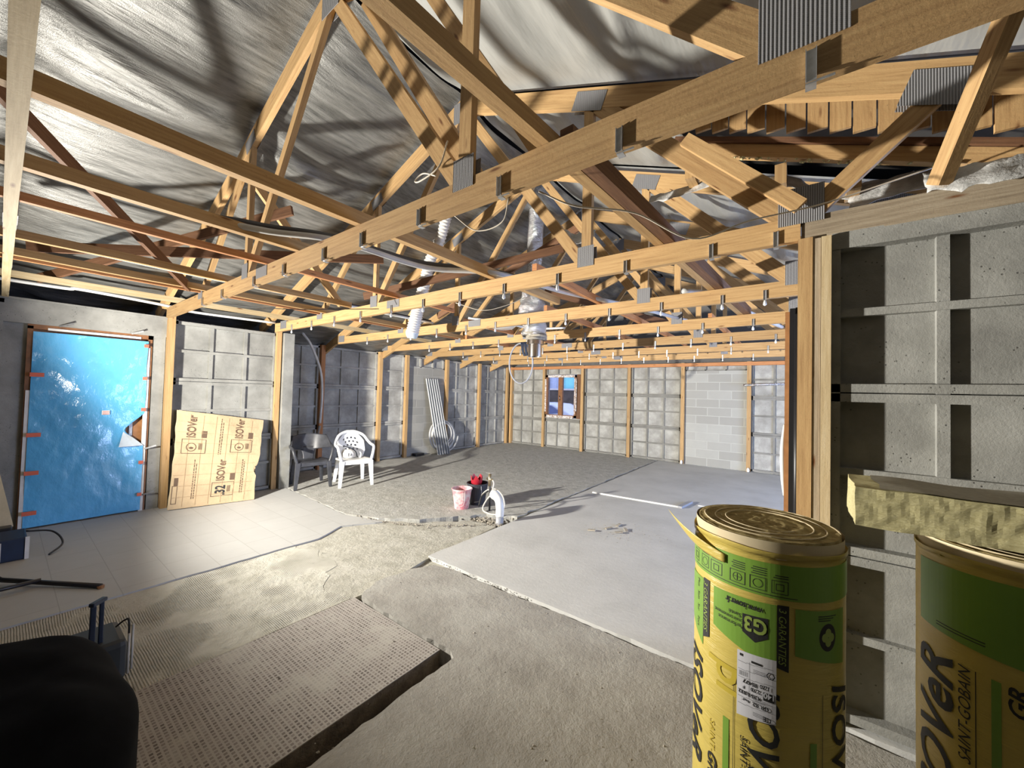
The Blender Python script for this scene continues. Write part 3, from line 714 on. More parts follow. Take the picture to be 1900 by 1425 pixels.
rag([(0.46, 2.54, 2.63), (0.62, 2.50, 2.60), (0.8, 2.51, 2.605), (1.1, 2.52, 2.60)], 0.13, 'folded grey membrane flap hanging over the partition edge at the right', 4)
rag([(-1.9, 3.2, 3.2), (-1.75, 3.3, 3.12), (-1.6, 3.4, 3.16)], 0.12, 'shiny silver membrane tuft behind the nearest truss node', 5)

# ceiling hangers
def hanger(x, y, z, label, group, big=True):
    t = thing('ceiling_hanger', label, 'ceiling hanger', (x, y, z), 0, group)
    mb = MB(); mb.box((-0.011, -0.004, -0.035), (0.011, -0.001, 0.05)); mb.box((-0.012, -0.012, -0.035), (-0.010, -0.001, 0.05)); mb.box((0.010, -0.012, -0.035), (0.012, -0.001, 0.05))
    part(mb, 'strip', 'galvanised', t, world=False)
    if not big:
        part(MB().lathe([(0.004, 0), (0.014, 0.01), (0.010, 0.035), (0.005, 0.05)], 8, (0, -0.006, -0.085), True, True), 'clip', 'white_plastic', t, world=False, smooth=True)
    else:
        mb = MB(); mb.box((0.012, 0.0, -0.038), (0.05, 0.004, -0.033)); mb.box((-0.012, 0.0, -0.040), (0.012, 0.03, -0.036)); part(mb, 'foot', 'galvanised', t, world=False)
    return t
hb = hanger(0.02, TY[1]-0.001, 2.49, 'metal ceiling hanger at the right end of the nearest full truss', 'hangers on the nearest truss', True)
names1 = ['next left of the rightmost on', 'third from the right on', 'fourth from the right on', 'fifth from the right on', 'sixth from the right on', 'seventh from the right on', 'third from the left on', 'second from the left on', 'leftmost on']
for x, nm in zip((-0.508, -1.044, -1.575, -2.10, -2.55, -3.15, -3.72, -4.5, -5.1), names1):
    dup(hb, loc=(x, TY[1]-0.001, 2.49), label='metal ceiling hanger, %s the nearest full truss' % nm)
hs = None
NTH = ['rightmost, first', 'second', 'third', 'fourth', 'fifth', 'sixth', 'seventh', 'eighth', 'ninth', 'tenth', 'eleventh', 'twelfth', 'thirteenth']
for ti in range(2, 8):
    grp = 'hangers on the %s truss' % ORD[ti-1]
    xs = [-0.109, -0.432, -0.964, -1.5, -2.026, -2.55, -3.07, -3.6, -4.2, -4.8, -5.4, -6.0] if ti < 5 else [0.15-0.55*k+0.1*(ti-5) for k in range(13)]
    if ti > 2: xs = [x+0.13*((ti*7) % 3-1) for x in xs]
    for k, x in enumerate(xs):
        if x > -0.05: continue
        small = not (ti == 2 and x > -1.2)
        lb = 'small pale clip on the %s chord from the front, %s' % (ORD[ti-1], (NTH[k]+' from the right'))
        if not small: dup(hb, loc=(x, TY[ti]-0.001, 2.49), label=lb.replace('small pale clip', 'metal hanger'))['group'] = grp
        elif hs is None: hs = hanger(x, TY[ti]-0.001, 2.49, lb, grp, False)
        else: dup(hs, loc=(x, TY[ti]-0.001, 2.49), label=lb)['group'] = grp

# ---------------------------------------------------------------- timber posts
def post(x0, y0, x1, y1, z1, mat, label, group='timber posts', z0=0.0):
    o = MB().box((x0, y0, z0), (x1, y1, z1)).build('timber_post', mat, None, ((x0+x1)/2, (y0+y1)/2, z0)); return tag(o, label, 'timber post', group)
post(-6.66, 1.29, -6.56, 1.36, 2.62, 'timber', 'golden timber post between the blue sheeted doorway and the kraft sheet')
post(-6.70, 2.60, -6.60, 2.67, 2.62, 'timber', 'golden timber post right of the kraft sheet at the concrete wing')
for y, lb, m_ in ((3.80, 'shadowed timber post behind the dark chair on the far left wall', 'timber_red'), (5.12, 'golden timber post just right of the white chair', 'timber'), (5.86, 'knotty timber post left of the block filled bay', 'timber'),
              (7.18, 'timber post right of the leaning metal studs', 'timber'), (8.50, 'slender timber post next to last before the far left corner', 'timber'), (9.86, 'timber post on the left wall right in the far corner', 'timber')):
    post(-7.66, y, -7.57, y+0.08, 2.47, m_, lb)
for x, lb in ((-7.60, 'timber post on the back wall right in the far corner'), (-6.34, 'timber post left of the brown window'), (-5.04, 'timber post right of the brown window'), (-3.67, 'timber post between the two ribbed bays of the back wall'),
              (-2.33, 'pale timber post left of the block filled bay in the back wall'), (-0.94, 'timber post right of the block filled bay in the back wall'), (0.44, 'timber post on the back wall behind the brown board')):
    post(x, 10.03, x+0.08, 10.14, 2.47, 'timber', lb)
tag(MB().box((-7.6, 10.02, 2.38), (4.1, 10.12, 2.46)).build('head_rail', 'timber_red', None, (0, 10.1, 2.4)), 'reddish timber rail along the top of the back wall', 'timber rail')
for x, lb in ((-2.29, 'white plastic foot cap on the post left of the block bay'), (-0.90, 'white plastic foot cap on the post right of the block bay')):
    tag(MB().lathe([(0.02, 0), (0.03, 0.02), (0.025, 0.07), (0.01, 0.09)], 10, (x, 10.0, 0.01), True, True).build('post_cap', 'white_plastic', None, (x, 10.0, 0)), lb, 'cap')
# triple post at the partition end
post(-0.010, 2.54, 0.052, 2.632, 2.47, 'timber', 'orange knotty stud, left of the three at the partition end', 'studs at the partition end')
post(0.054, 2.545, 0.086, 2.632, 2.46, 'timber_dusty', 'narrow brown stud in the middle of the three at the partition end', 'studs at the partition end')
post(0.088, 2.53, 0.128, 2.632, 2.46, 'timber_pale', 'rough pale stud, right of the three beside the dark shadow', 'studs at the partition end')
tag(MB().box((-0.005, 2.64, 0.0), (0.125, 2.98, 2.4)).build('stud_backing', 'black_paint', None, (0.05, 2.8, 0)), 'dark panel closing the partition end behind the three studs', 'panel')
t = thing('sliding_door', 'tall black steel door edge behind the orange stud with a brown board', 'door', (-0.03, 3.0, 0))
part(MB().box((-0.075, 3.00, 0), (-0.052, 3.03, 2.17)), 'edge_board', 'frame_tan', t)
part(MB().box((-0.052, 3.0, 0), (-0.022, 3.05, 2.19)), 'frame_profile', 'black_paint', t)
part(MB().tube([(-0.012, 3.0, 0), (-0.012, 3.0, 2.15)], 0.016, 12), 'black_tube', 'black_paint', t, smooth=True)
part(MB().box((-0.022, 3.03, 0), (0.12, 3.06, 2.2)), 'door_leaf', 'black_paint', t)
mb = MB(); 
o = MB().tube(curve_pts([(-0.076, 3.012, 1.45), (-0.085, 3.012, 1.30), (-0.082, 3.012, 1.12), (-0.075, 3.012, 1.0)], 6), lambda u: 0.005+0.008*math.sin(u*math.pi), 8).build('foam_bead', 'white_plastic', None, (-0.1, 3.1, 1.2), smooth=True); tag(o, 'white foam bead bulging from the brown board edge', 'foam')
o = MB().tube(curve_pts([(-0.06, 3.04, 0.67), (-0.11, 3.06, 0.65), (-0.16, 3.08, 0.55), (-0.14, 3.08, 0.42), (-0.09, 3.07, 0.34)], 7), 0.009, 8).build('loop_handle', 'conduit_grey', None, (-0.1, 3.2, 0.4), smooth=True); tag(o, 'pale bent cable loop poking out low beside the black door edge', 'cable')
o = MB().tube([(-1.0, 9.9, 1.93), (-0.6, 9.9, 1.95), (0.4, 9.9, 1.98)], 0.03, 8).build('foil_pipe', 'foil', None, (-0.5, 9.9, 1.9), smooth=True); tag(o, 'horizontal foil wrapped pipe at the right of the back wall', 'pipe')

# ---------------------------------------------------------------- doorway with blue sheet
t = thing('door_1', None, None, (-6.66, 0.66, 0)); t['kind'] = 'structure'
mb = MB(); mb.box((-6.80, 0.16, 0), (-6.66, 0.20, 2.20)); mb.box((-6.80, 1.12, 0), (-6.66, 1.16, 2.22)); mb.box((-6.80, 0.16, 2.17), (-6.66, 1.16, 2.22)); part(mb, 'door_frame', 'frame_brown', t)
mb = MB(); mb.box((-6.66, 1.10, 0), (-6.645, 1.14, 2.06)); mb.box((-6.66, 0.17, 0), (-6.645, 0.21, 1.5)); mb.box((-6.66, 0.30, 2.165), (-6.645, 1.05, 2.19)); part(mb, 'frame_strip', 'frame_white', t)
part(MB().box((-6.76, 0.20, 0), (-6.72, 1.12, 2.17)), 'door_leaf', 'frame_tan', t)
part(MB().box((-6.71, 0.99, 0.95), (-6.705, 1.02, 1.24)), 'lock_plate', 'galvanised', t)
part(MB().tube([(-6.70, 1.005, 1.12), (-6.64, 1.005, 1.12), (-6.64, 0.92, 1.115)], 0.009, 8), 'door_handle', 'steel_shiny', t, smooth=True)
t = thing('plastic_sheet', 'blue plastic sheet taped over the doorway, torn open beside the handle', 'plastic sheet', (-6.63, 0.66, 0.0))
y0, y1 = 0.20, 1.115; zt = 2.14
def sheet(u, v):
    y = y0+(y1-y0)*u; z = 0.02+(zt-0.02)*v
    bul = 0.035*math.sin(math.pi*u)*math.sin(math.pi*v)+0.018*nz(y*3, z*2.2, 1)+0.008*nz(y*9, z*7, 3)
    yy = y
    if u > 0.82:
        # the tear: a V opening towards the handle between z 0.82 and 1.22
        d = max(0, 1-abs(z-1.03)/0.2); lim = y1-d*0.19
        yy = min(y, lim-0.002*(1-u)) if d > 0 else y
    if u > 0.98: yy += 0.01*nz(0, z*3, 8)
    return (-6.635+bul, yy, z)
part(MB().grid(sheet, 60, 90), 'sheet', 'blue_film', t, smooth=True)
mb = MB(); mb.v = [(-6.60, 0.925, 1.01), (-6.575, 0.89, 0.83), (-6.585, 1.03, 0.83), (-6.615, 1.115, 0.83), (-6.61, 1.02, 0.93)]; mb.f = [[0, 1, 2, 4], [4, 2, 3]]; mb.uv = [[(0, 0)]*4, [(0, 0)]*3]
part(mb, 'torn_flap', 'film_white', t, 'pale folded back flap')
for z in (2.08, 1.67, 1.28, 0.62, 0.22):
    part(MB().box((-6.60, 1.075, z-0.02), (-6.597, 1.118, z+0.02)), 'red_tape', 'tape_red', t)
for z in (1.67, 1.02, 0.61, 0.18):
    part(MB().box((-6.60, 0.19, z-0.022), (-6.597, 0.29, z+0.022)), 'red_tape', 'tape_red', t)
mb = MB(); mb.box((-6.585, 0.735, 1.225), (-6.582, 0.80, 1.275)); pl = part(mb, 'paper_label', 'paper', t)
mb = MB()
for k, z in enumerate((1.262, 1.246, 1.232)): mb.box((-6.5815, 0.742, z-0.003), (-6.581, 0.795, z+0.003))
mb.build('print_line', 'tape_red', pl, t.location)
for y, z, lb in ((1.17, 0.80, 'metal anchor tab right of the blue sheet near the tear'), (1.17, 0.22, 'pale metal anchor tab right of the blue sheet near the floor'), (1.0, 2.24, 'small metal anchor above the blue sheet'), (0.42, 2.24, 'small metal anchor above the left part of the blue sheet')):
    o = MB().beam((-6.64, y-0.04, z-0.02), (-6.58, y+0.06, z+0.02), 0.003, 0.02).build('anchor_tab', 'galvanised', None, (-6.6, y, z)); tag(o, lb, 'anchor')

# ---------------------------------------------------------------- kraft faced insulation sheet
t = thing('kraft_sheet', 'kraft paper faced insulation sheet with ISOVER print leaning on the left wall', 'insulation sheet', (-6.5, 1.8, 0))
q00 = Vector((-6.38, 1.33, 0.015)); q10 = Vector((-6.17, 2.22, 0.01)); q01 = Vector((-6.56, 1.42, 1.27)); q11 = Vector((-6.50, 2.42, 1.10))
def kq(u, v, o=0.0):
    p = (q00*(1-u)+q10*u)*(1-v)+(q01*(1-u)+q11*u)*v
    n = (q10-q00).cross(q01-q00).normalized()
    b = 0.018*nz(u*2.5, v*2.5, 2)+0.006*nz(u*8, v*8, 4)
    return p+n*(b+o)
mb = MB(); NU, NV = 30, 34
def edge(u, v):
    uu = u; vv = v
    if v < 0.001: pass
    uu = u+(0.012*nz(v*8, 1, 3) if (u < 0.001 or u > 0.999) else 0)
    if u > 0.999: uu -= 0.06*math.exp(-((v-0.36)/0.05)**2)+0.02*math.exp(-((v-0.2)/0.1)**2)
    if u < 0.001: uu += 0.05*v*(1-v)-0.0
    return kq(uu, vv)
mb.grid(edge, NU, NV)
kr = part(mb, 'kraft_face', 'kraft', t, smooth=True)
def edgeb(u, v): return edge(u, v)-Vector((0.022, 0.002, 0.0))
part(MB().grid(edgeb, NU, NV), 'wool_back', 'kraft_edge', t, solid=0.015)
KW, KH = 0.95, 1.17
def kmap(x, y, o=0.004): return kq(x/KW, y/KH, o)
lines = MB(); inkm = MB(); inkb = MB()
for k in range(1, 9): place_flat(lines, *[rect2(0.02, k*KH/9, KW-0.05, k*KH/9+0.0035)][0], kmap, 0.04)
for k in range(1, 7):
    n_ = 30; x = k*KW/7
    for j in range(n_): place_flat(lines, *rect2(x, 0.02+j*(KH-0.05)/n_, x+0.003, 0.02+(j+1)*(KH-0.05)/n_), kmap)
def kraft_logo(ox, oy, big32=False):
    # text reads upwards: text x -> +v, text y -> -u
    vs, fs, w = text_mesh('ISOVer', 0.15, 0, 0.0035)
    m_ = lambda x, y: kmap(ox-y*0.85, oy+0.20+x*0.62)
    place_flat(inkb, vs, fs, m_)
    for a in (outline2(ox-0.13, oy, ox+0.12, oy+0.18, 0.006),): place_flat(inkb, *a, kmap)
    place_flat(inkb, *rect2(ox+0.065, oy+0.20, ox+0.12, oy+0.29), kmap)
    if big32:
        vs, fs, w = text_mesh('.32', 0.17, 0, 0.005); place_flat(inkm, vs, fs, lambda x, y: kmap(ox+0.02-y*0.9, oy+0.012+x*0.62))
    else:
        place_flat(inkb, *ring2(ox-0.03, oy+0.08, 0.045, 0.053), kmap); place_flat(inkb, *disc2(ox-0.03, oy+0.07, 0.022, 0.014), kmap)
    for j in range(3): place_flat(inkb, *rect2(ox+0.045+j*0.014, oy+0.05, ox+0.052+j*0.014, oy+0.13), kmap)
kraft_logo(0.20, 0.60+0.05); kraft_logo(0.72, 0.62+0.05); kraft_logo(0.56, 0.10, True); 
place_flat(inkb, *outline2(0.02, 0.06, 0.075, 0.27, 0.006), kmap); place_flat(inkb, *rect2(0.035, 0.27, 0.075, 0.36), kmap)
for x, y_ in ((0.46, 0.64), (0.22, 0.10), (0.75, 0.12)):
    for j, L in ((0, 0.46), (1, 0.42)):
        k = 0.0
        while k < L: w = R.uniform(0.012, 0.04); place_flat(inkb, *rect2(x+j*0.022, y_+k, x+j*0.022+0.008, y_+k+w), kmap); k += w+0.008
lines.build('grid_line', 'ink_line', kr, t.location); inkb.build('lettering', 'ink_brown', kr, t.location); inkm.build('number', 'ink', kr, t.location)

# ---------------------------------------------------------------- chairs
def leg(mb, p0, p1, w0, w1, d0, d1):
    p0 = Vector(p0); p1 = Vector(p1); i = len(mb.v)
    for p, w, d in ((p0, w0, d0), ((p0+p1)/2, (w0+w1)/2, (d0+d1)/2), (p1, w1, d1)):
        mb.v += [(p.x+a*w/2, p.y+b*d/2, p.z) for a, b in ((-1, -1), (1, -1), (1, 1), (-1, 1))]
    for r in (0, 4):
        for k in range(4): mb.face([i+r+k, i+r+(k+1) % 4, i+r+4+(k+1) % 4, i+r+4+k])
    mb.face([i+3, i+2, i+1, i]); mb.face([i+8, i+9, i+10, i+11]); return mb
def chair(kind, loc, rotz, label):
    mat = 'chair_white' if kind == 'w' else 'chair_dark'
    t = thing('armchair', label, 'chair', loc, rotz)
    P = lambda mb, nm, **k: part(mb, nm, mat, t, world=False, **k)
    # seat faces local -y
    def seat(u, v):
        x = (u-0.5)*(0.44+0.03*(1-v)); y = -0.22+0.42*v
        z = 0.425-0.03*v+0.02*(abs(2*u-1)**3)-0.03*max(0, 0.12-v)/0.12
        return (x, y, z)
    P(MB().grid(seat, 14, 12), 'seat', smooth=True, solid=0.014)
    mb = MB(); mb.box((-0.235, -0.232, 0.36), (0.235, -0.222, 0.415)); P(mb, 'apron', bevel=0.004)
    for sx in (-1, 1):
        P(leg(MB(), (sx*0.255, -0.245, 0.0), (sx*0.225, -0.215, 0.42), 0.045, 0.075, 0.04, 0.06), 'leg', bevel=0.006)
        P(leg(MB(), (sx*0.235, 0.27, 0.0), (sx*0.20, 0.19, 0.42), 0.045, 0.07, 0.04, 0.06), 'leg', bevel=0.006)
    if kind == 'w':
        def back(u, v):
            a = (u-0.5)*2; x = a*0.235*(1-0.06*v)*(0.6+0.4*min(1, v*1.6+0.25)) ; 
            top = 0.86-0.17*abs(a)**2.2; z = 0.40+(top-0.40)*v; y = 0.185+0.10*v-0.09*(a*a)
            return (x, y, z)
        def hole(a, b):
            if a < 6 or a > 21 or b < 10 or b > 25: return False
            return ((a % 4 in (0, 1)) and (b % 4 in (2, 3))) if ((b//4) % 2 == 0) else (((a+2) % 4 in (0, 1)) and (b % 4 in (2, 3)))
        P(MB().grid(back, 28, 30, hole), 'backrest', smooth=True, solid=0.012)
        for sx in (-1, 1):
            path = curve_pts([(sx*0.235, -0.215, 0.42), (sx*0.27, -0.20, 0.56), (sx*0.285, -0.16, 0.645), (sx*0.285, 0.0, 0.66), (sx*0.265, 0.11, 0.70), (sx*0.20, 0.20, 0.80), (sx*0.08, 0.265, 0.855), (0, 0.275, 0.862)], 6)
            mb = MB(); C = path
            mb.tube(C, 0.024, 8); P(mb, 'armrest', smooth=True)
    else:
        def back(u, v):
            a = (u-0.5)*2; x = a*(0.30-0.035*v); z0_ = 0.56+0.07*a*a; z = z0_+(0.83-0.03*a*a-z0_)*v; y = 0.225+0.07*v-0.30*abs(a)**2.4*(1-0.45*v)
            return (x, y, z)
        P(MB().grid(back, 26, 14), 'backrest', smooth=True, solid=0.014)
        def spine(u, v): return ((u-0.5)*(0.16+0.14*v**3), 0.19+0.035*v, 0.40+0.22*v)
        P(MB().grid(spine, 8, 8), 'back_support', smooth=True, solid=0.012)
        for sx in (-1, 1):
            path = curve_pts([(sx*0.235, -0.215, 0.40), (sx*0.275, -0.20, 0.54), (sx*0.295, -0.15, 0.63), (sx*0.30, 0.0, 0.65), (sx*0.285, 0.12, 0.70), (sx*0.25, 0.20, 0.80)], 6)
            P(MB().tube(path, 0.025, 8), 'armrest', smooth=True)
    return t
chair('w', (-6.08, 3.66, 0.004), rad(73), 'white plastic garden armchair with a lattice back, a light bag on its seat')
chair('d', (-6.44, 3.12, 0.004), rad(76), 'dark grey plastic armchair with a solid curved back beside the white one')
t = thing('tool_bag', 'small cream canvas bag lying on the white armchair seat', 'bag', (-6.22, 3.66, 0.42), rad(73))
part(MB().lathe([(0.05, 0), (0.10, 0.02), (0.105, 0.09), (0.07, 0.14), (0.03, 0.15)], 16, (0, 0, 0.0), True, True), 'bag_body', 'paper', t, world=False, smooth=True)
part(MB().tube(curve_pts([(-0.12, -0.09, 0.22), (0.0, -0.10, 0.18), (0.08, -0.11, 0.12), (0.12, -0.08, 0.02)], 6), 0.008, 6), 'strap', 'grey_tool', t, world=False, smooth=True)
mb = MB(); mb.tube([(-0.03, -0.108, 0.1), (-0.04, -0.112, 0.04)], 0.005, 5); mb.tube([(0.01, -0.108, 0.09), (0.0, -0.112, 0.05)], 0.005, 5); part(mb, 'seam', 'grey_tool', t, world=False)

# ---------------------------------------------------------------- buckets, standpipe, pvc elbow
def bucket(loc, r0, r1, h, mat, label, rim):
    t = thing('bucket', label, 'bucket', loc)
    part(MB().lathe([(r0, 0), (r1, h), (r1+0.008, h), (r1+0.008, h-0.012)], 28, (0, 0, 0), True), 'bucket_body', mat, t, world=False, smooth=False, solid=0.004)
    part(MB().tube([(r1*1.04*math.cos(a), r1*1.04*math.sin(a), h-0.004) for a in [2*math.pi*k/28 for k in range(28)]], 0.006, 6, closed=True), 'rim', mat, t, world=False, smooth=True)
    part(MB().tube(curve_pts([(r1*0.9, -r1*0.5, h-0.02), (r1*1.15, -r1*0.75, h*0.6), (r1*1.05, -r1*0.9, h*0.3), (r1*0.6, -r1*1.1, h*0.22)], 6), 0.003, 6), 'handle', rim, t, world=False, smooth=True)
    return t
bucket((-3.74, 3.90, 0.005), 0.095, 0.135, 0.27, 'bucket_pink2', 'pink plaster smeared bucket at the edge of the broken slab', 'conduit_grey')
bucket((-3.72, 4.20, 0.005), 0.105, 0.15, 0.30, 'bucket_dark', 'dark grey bucket behind the pink one, holding a red thing', 'conduit_grey')
t = thing('red_bulb_planter', 'jagged red plastic piece sticking up from the dark bucket', 'plastic piece', (-3.76, 4.22, 0.14))
mb = MB(); n = 14
def spik(u, v):
    a = 2*math.pi*u; z = 0.20*v+(0.07*(0.5+0.5*math.sin(a*5)) if v > 0.99 else 0); r_ = 0.05+0.035*v
    return (r_*math.cos(a), r_*math.sin(a), z)
part(MB().grid(spik, 30, 6), 'jagged_shell', 'red_plastic', t, world=False, solid=0.004)
t = thing('standpipe', 'water standpipe with tap and looped white hose beside the dark bucket', 'standpipe', (-3.36, 4.05, 0))
part(MB().tube([(-3.36, 4.05, 0), (-3.37, 4.05, 0.46)], 0.014, 10), 'riser', 'cable_black', t, smooth=True)
mb = MB(); mb.tube([(-3.37, 4.05, 0.34), (-3.37, 4.05, 0.50)], 0.022, 10); mb.tube([(-3.43, 4.06, 0.43), (-3.31, 4.04, 0.43)], 0.014, 10); tp = part(mb, 'tap', 'brass', t, smooth=True)
MB().tube([(-3.42, 4.02, 0.52), (-3.37, 4.05, 0.51), (-3.33, 4.08, 0.52)], 0.006, 6).build('tap_lever', 'galvanised', tp, t.location)
part(MB().tube(curve_pts([(-3.31, 4.04, 0.43), (-3.28, 4.03, 0.38), (-3.30, 4.0, 0.25), (-3.36, 3.98, 0.16), (-3.42, 3.98, 0.05), (-3.35, 3.95, 0.012), (-3.15, 3.95, 0.02), (-3.07, 4.0, 0.12), (-3.14, 4.05, 0.24), (-3.28, 4.08, 0.30), (-3.42, 4.08, 0.27), (-3.52, 4.07, 0.18), (-3.56, 4.06, 0.04)], 7), 0.010, 8), 'hose', 'cable_pale', t, smooth=True)
part(MB().tube(curve_pts([(-3.42, 4.08, 0.26), (-3.52, 4.07, 0.17), (-3.56, 4.06, 0.03)], 7), 0.014, 8), 'black_sleeve', 'cable_black', t, smooth=True)
t = thing('pvc_elbow', 'white PVC elbow pipe rising from the hole, grey at its base', 'pipe', (-2.99, 3.80, 0))
C = curve_pts([(-2.985, 3.80, 0.07), (-2.985, 3.80, 0.17), (-3.01, 3.81, 0.25), (-3.07, 3.84, 0.285), (-3.11, 3.86, 0.295)], 7)
part(MB().tube(C, 0.052, 18), 'elbow', 'white_plastic', t, smooth=True)
part(MB().tube([(-2.985, 3.80, -0.1), (-2.985, 3.80, 0.08)], 0.048, 18), 'grey_pipe', 'pvc_grey', t, smooth=True)
part(MB().tube([(-3.095, 3.853, 0.292), (-3.155, 3.88, 0.30)], 0.062, 18), 'collar', 'white_plastic', t, smooth=True)
o = MB().beam((-2.72, 5.93, 0.015), (-1.36, 6.02, 0.015), 0.04, 0.02).build('plastic_trim', 'white_plastic', None, (-2, 6, 0)); tag(o, 'long thin white plastic trim lying on the smooth floor', 'trim strip')
o = MB().beam((-1.38, 5.98, 0.02), (-1.32, 6.40, 0.02), 0.06, 0.03).build('plastic_trim', 'pvc_grey', None, (-1.3, 6.2, 0)); tag(o, 'short grey plastic profile at the right end of the white trim', 'trim strip')
o = MB().beam((-1.2, 6.3, 0.012), (-0.2, 6.5, 0.012), 0.03, 0.012).build('plastic_trim', 'white_plastic', None, (-0.7, 6.4, 0)); tag(o, 'thin white strip on the floor behind the front yellow roll', 'trim strip')
for k, (x, y, a) in enumerate(((-2.0, 4.25, 0.2), (-1.85, 4.42, 1.0), (-1.72, 4.38, 0.5), (-1.62, 4.5, 2.2), (-1.78, 4.6, 1.5))):
    lbs = ['leftmost flake of a five flake scatter on the smooth floor', 'dark chip just right of the leftmost flake on the smooth floor', 'middle chip of the scatter on the smooth floor', 'rightmost chip of the scatter on the smooth floor', 'farthest chip of the scatter on the smooth floor']
    o = MB().beam((x, y, 0.012), (x+0.09*math.cos(a), y+0.09*math.sin(a), 0.02), 0.035, 0.012).build('plaster_chip', 'stone', None, (x, y, 0)); tag(o, lbs[k], 'chip', 'chips on the smooth floor')

# ---------------------------------------------------------------- leaning studs, coil, hanging hoses
xt = -7.58
SL = ['leftmost of the five galvanised studs leaning on the block filled bay', 'second from the left of the five leaning galvanised studs', 'middle one of the five leaning galvanised studs', 'fourth from the left of the five leaning galvanised studs', 'rightmost of the five leaning galvanised studs']
for k in range(5):
    ya = 6.72+k*0.075; yb = 6.50+k*0.075
    p0 = Vector((-7.30+0.01*k, ya, 0.01)); p1 = Vector((-7.585, yb, 1.93))
    t = thing('metal_stud', SL[k], 'metal stud', tuple(p0), 0, 'leaning metal studs')
    part(MB().beam(p0, p1, 0.060, 0.003, (1, 0, 0.1)), 'web', 'stud_dark_refl', t)
    for sg in (-1, 1): part(MB().beam(p0+Vector((0.018, sg*0.031, 0)), p1+Vector((0.018, sg*0.031, 0)), 0.006, 0.036, (1, 0, 0.1)), 'flange', 'stud_metal', t)
mb = MB(); pts = []
for k in range(150):
    a = 2*math.pi*k/32+2; rr = 0.33+0.09*math.sin(k*0.09+1)+0.05*math.sin(k*0.05)
    pts.append((-7.44-0.05*math.sin(a)*0.6+0.0006*k*0.8, 6.98+rr*math.cos(a)*1.05, 0.50+rr*math.sin(a)*0.98+0.0))
o = MB().tube(pts, 0.021, 8).build('hose_coil', 'conduit_grey', None, (-7.4, 6.98, 0.5), smooth=True); tag(o, 'coil of pale grey flexible conduit standing against the block filled bay', 'hose coil')
tag(MB().box((-7.62, 6.15, 0.005), (-7.48, 6.42, 0.07)).build('floor_box', 'black_paint', None, (-7.55, 6.3, 0), bevel=0.01), 'small black box on the floor left of the conduit coil', 'box')
o = MB().tube(curve_pts([(-7.28, 3.28, 2.62), (-7.22, 3.42, 2.40), (-7.2, 3.60, 1.95), (-7.22, 3.66, 1.5), (-7.24, 3.65, 0.95)], 8), 0.022, 8).build('hanging_hose', 'conduit_grey', None, (-7.2, 3.5, 1.8), smooth=True); tag(o, 'grey conduit curving down the shadowed wall behind the dark chair', 'conduit')
o = MB().tube([(-7.22, 3.64, 0.9), (-7.15, 3.50, 0.3)], 0.02, 8).build('hanging_hose', 'pvc_grey', None, (-7.2, 3.6, 0.5), smooth=True); tag(o, 'short grey conduit stub slanting down just behind the dark chair back', 'conduit')

# conduits along the truss chords
def conduit(pts, r, mat, label, n=8): return tag(MB().tube(curve_pts(pts, 8), r, n).build('conduit', mat, None, tuple(pts[0]), smooth=True), label, 'conduit', 'conduits on the trusses')
conduit([(-6.50, -3.0, 2.66), (-6.48, 0.1, 2.63), (-6.44, 0.5, 2.64), (-6.52, 1.2, 2.62), (-6.75, 1.6, 2.62), (-6.70, 2.6, 2.63)], 0.018, 'white_plastic', 'white conduit running in the dark gap above the blue sheet')
conduit([(-3.06, -3, 2.66), (-3.06, 0.3, 2.66), (-2.9, 0.98, 2.65), (-2.62, 1.40, 2.65), (-2.50, 2.1, 2.635), (-2.1, 2.56, 2.64), (-1.9, 3.4, 2.64), (-1.55, 4.2, 2.63), (-1.2, 5.4, 2.63)], 0.022, 'conduit_grey', 'pale grey conduit snaking over the first trusses towards the flue')
conduit([(-3.12, -3, 2.70), (-3.12, 0.3, 2.70), (-2.98, 0.98, 2.70), (-2.70, 1.40, 2.69), (-2.56, 2.1, 2.68), (-2.2, 2.56, 2.68), (-2.0, 3.4, 2.68)], 0.028, 'conduit_dark', 'black conduit lying beside the pale snaking conduit')
conduit([(-4.66, -3, 2.66), (-4.62, 0.1, 2.66), (-4.60, 1.15, 2.65), (-4.5, 2.5, 2.64), (-4.45, 3.9, 2.64)], 0.016, 'white_plastic', 'straight white conduit between the runners above the kraft sheet')
conduit([(-4.72, -3, 2.69), (-4.68, 0.1, 2.69), (-4.66, 1.15, 2.68), (-4.56, 2.5, 2.67), (-4.5, 3.9, 2.67)], 0.02, 'conduit_dark', 'black conduit beside the straight white one')
conduit([(-0.9, 3.9, 2.63), (-0.62, 4.3, 2.64), (-0.5, 5.2, 2.64), (-0.2, 6.5, 2.63)], 0.025, 'conduit_grey', 'grey conduit crossing the third truss left of the black door edge')
conduit([(-3.7, 3.88, 2.64), (-3.45, 4.2, 2.62), (-3.30, 4.9, 2.62), (-2.9, 5.2, 2.64)], 0.016, 'white_plastic', 'white conduit bending just in front of the foil flue')
def cable(pts, r, mat, label): return tag(MB().tube(curve_pts(pts, 8), r, 6).build('cable', mat, None, tuple(pts[0]), smooth=True), label, 'cable', 'loose cables')
cable([(-0.93, 1.4, 2.50), (-0.80, 1.5, 2.44), (-0.62, 1.75, 2.46), (-0.42, 2.0, 2.38), (-0.2, 2.2, 2.49), (0.1, 2.5, 2.62), (0.5, 2.6, 2.72)], 0.004, 'cable_pale', 'pale cable sagging from the nearest truss to the partition')
cable([(-1.38, 1.20, 2.62), (-1.50, 1.22, 2.68), (-1.56, 1.22, 2.66), (-1.50, 1.21, 2.64), (-1.36, 1.2, 2.66), (-1.33, 1.22, 2.78)], 0.004, 'cable_pale', 'pale wire loop at the king post plate of the nearest truss')
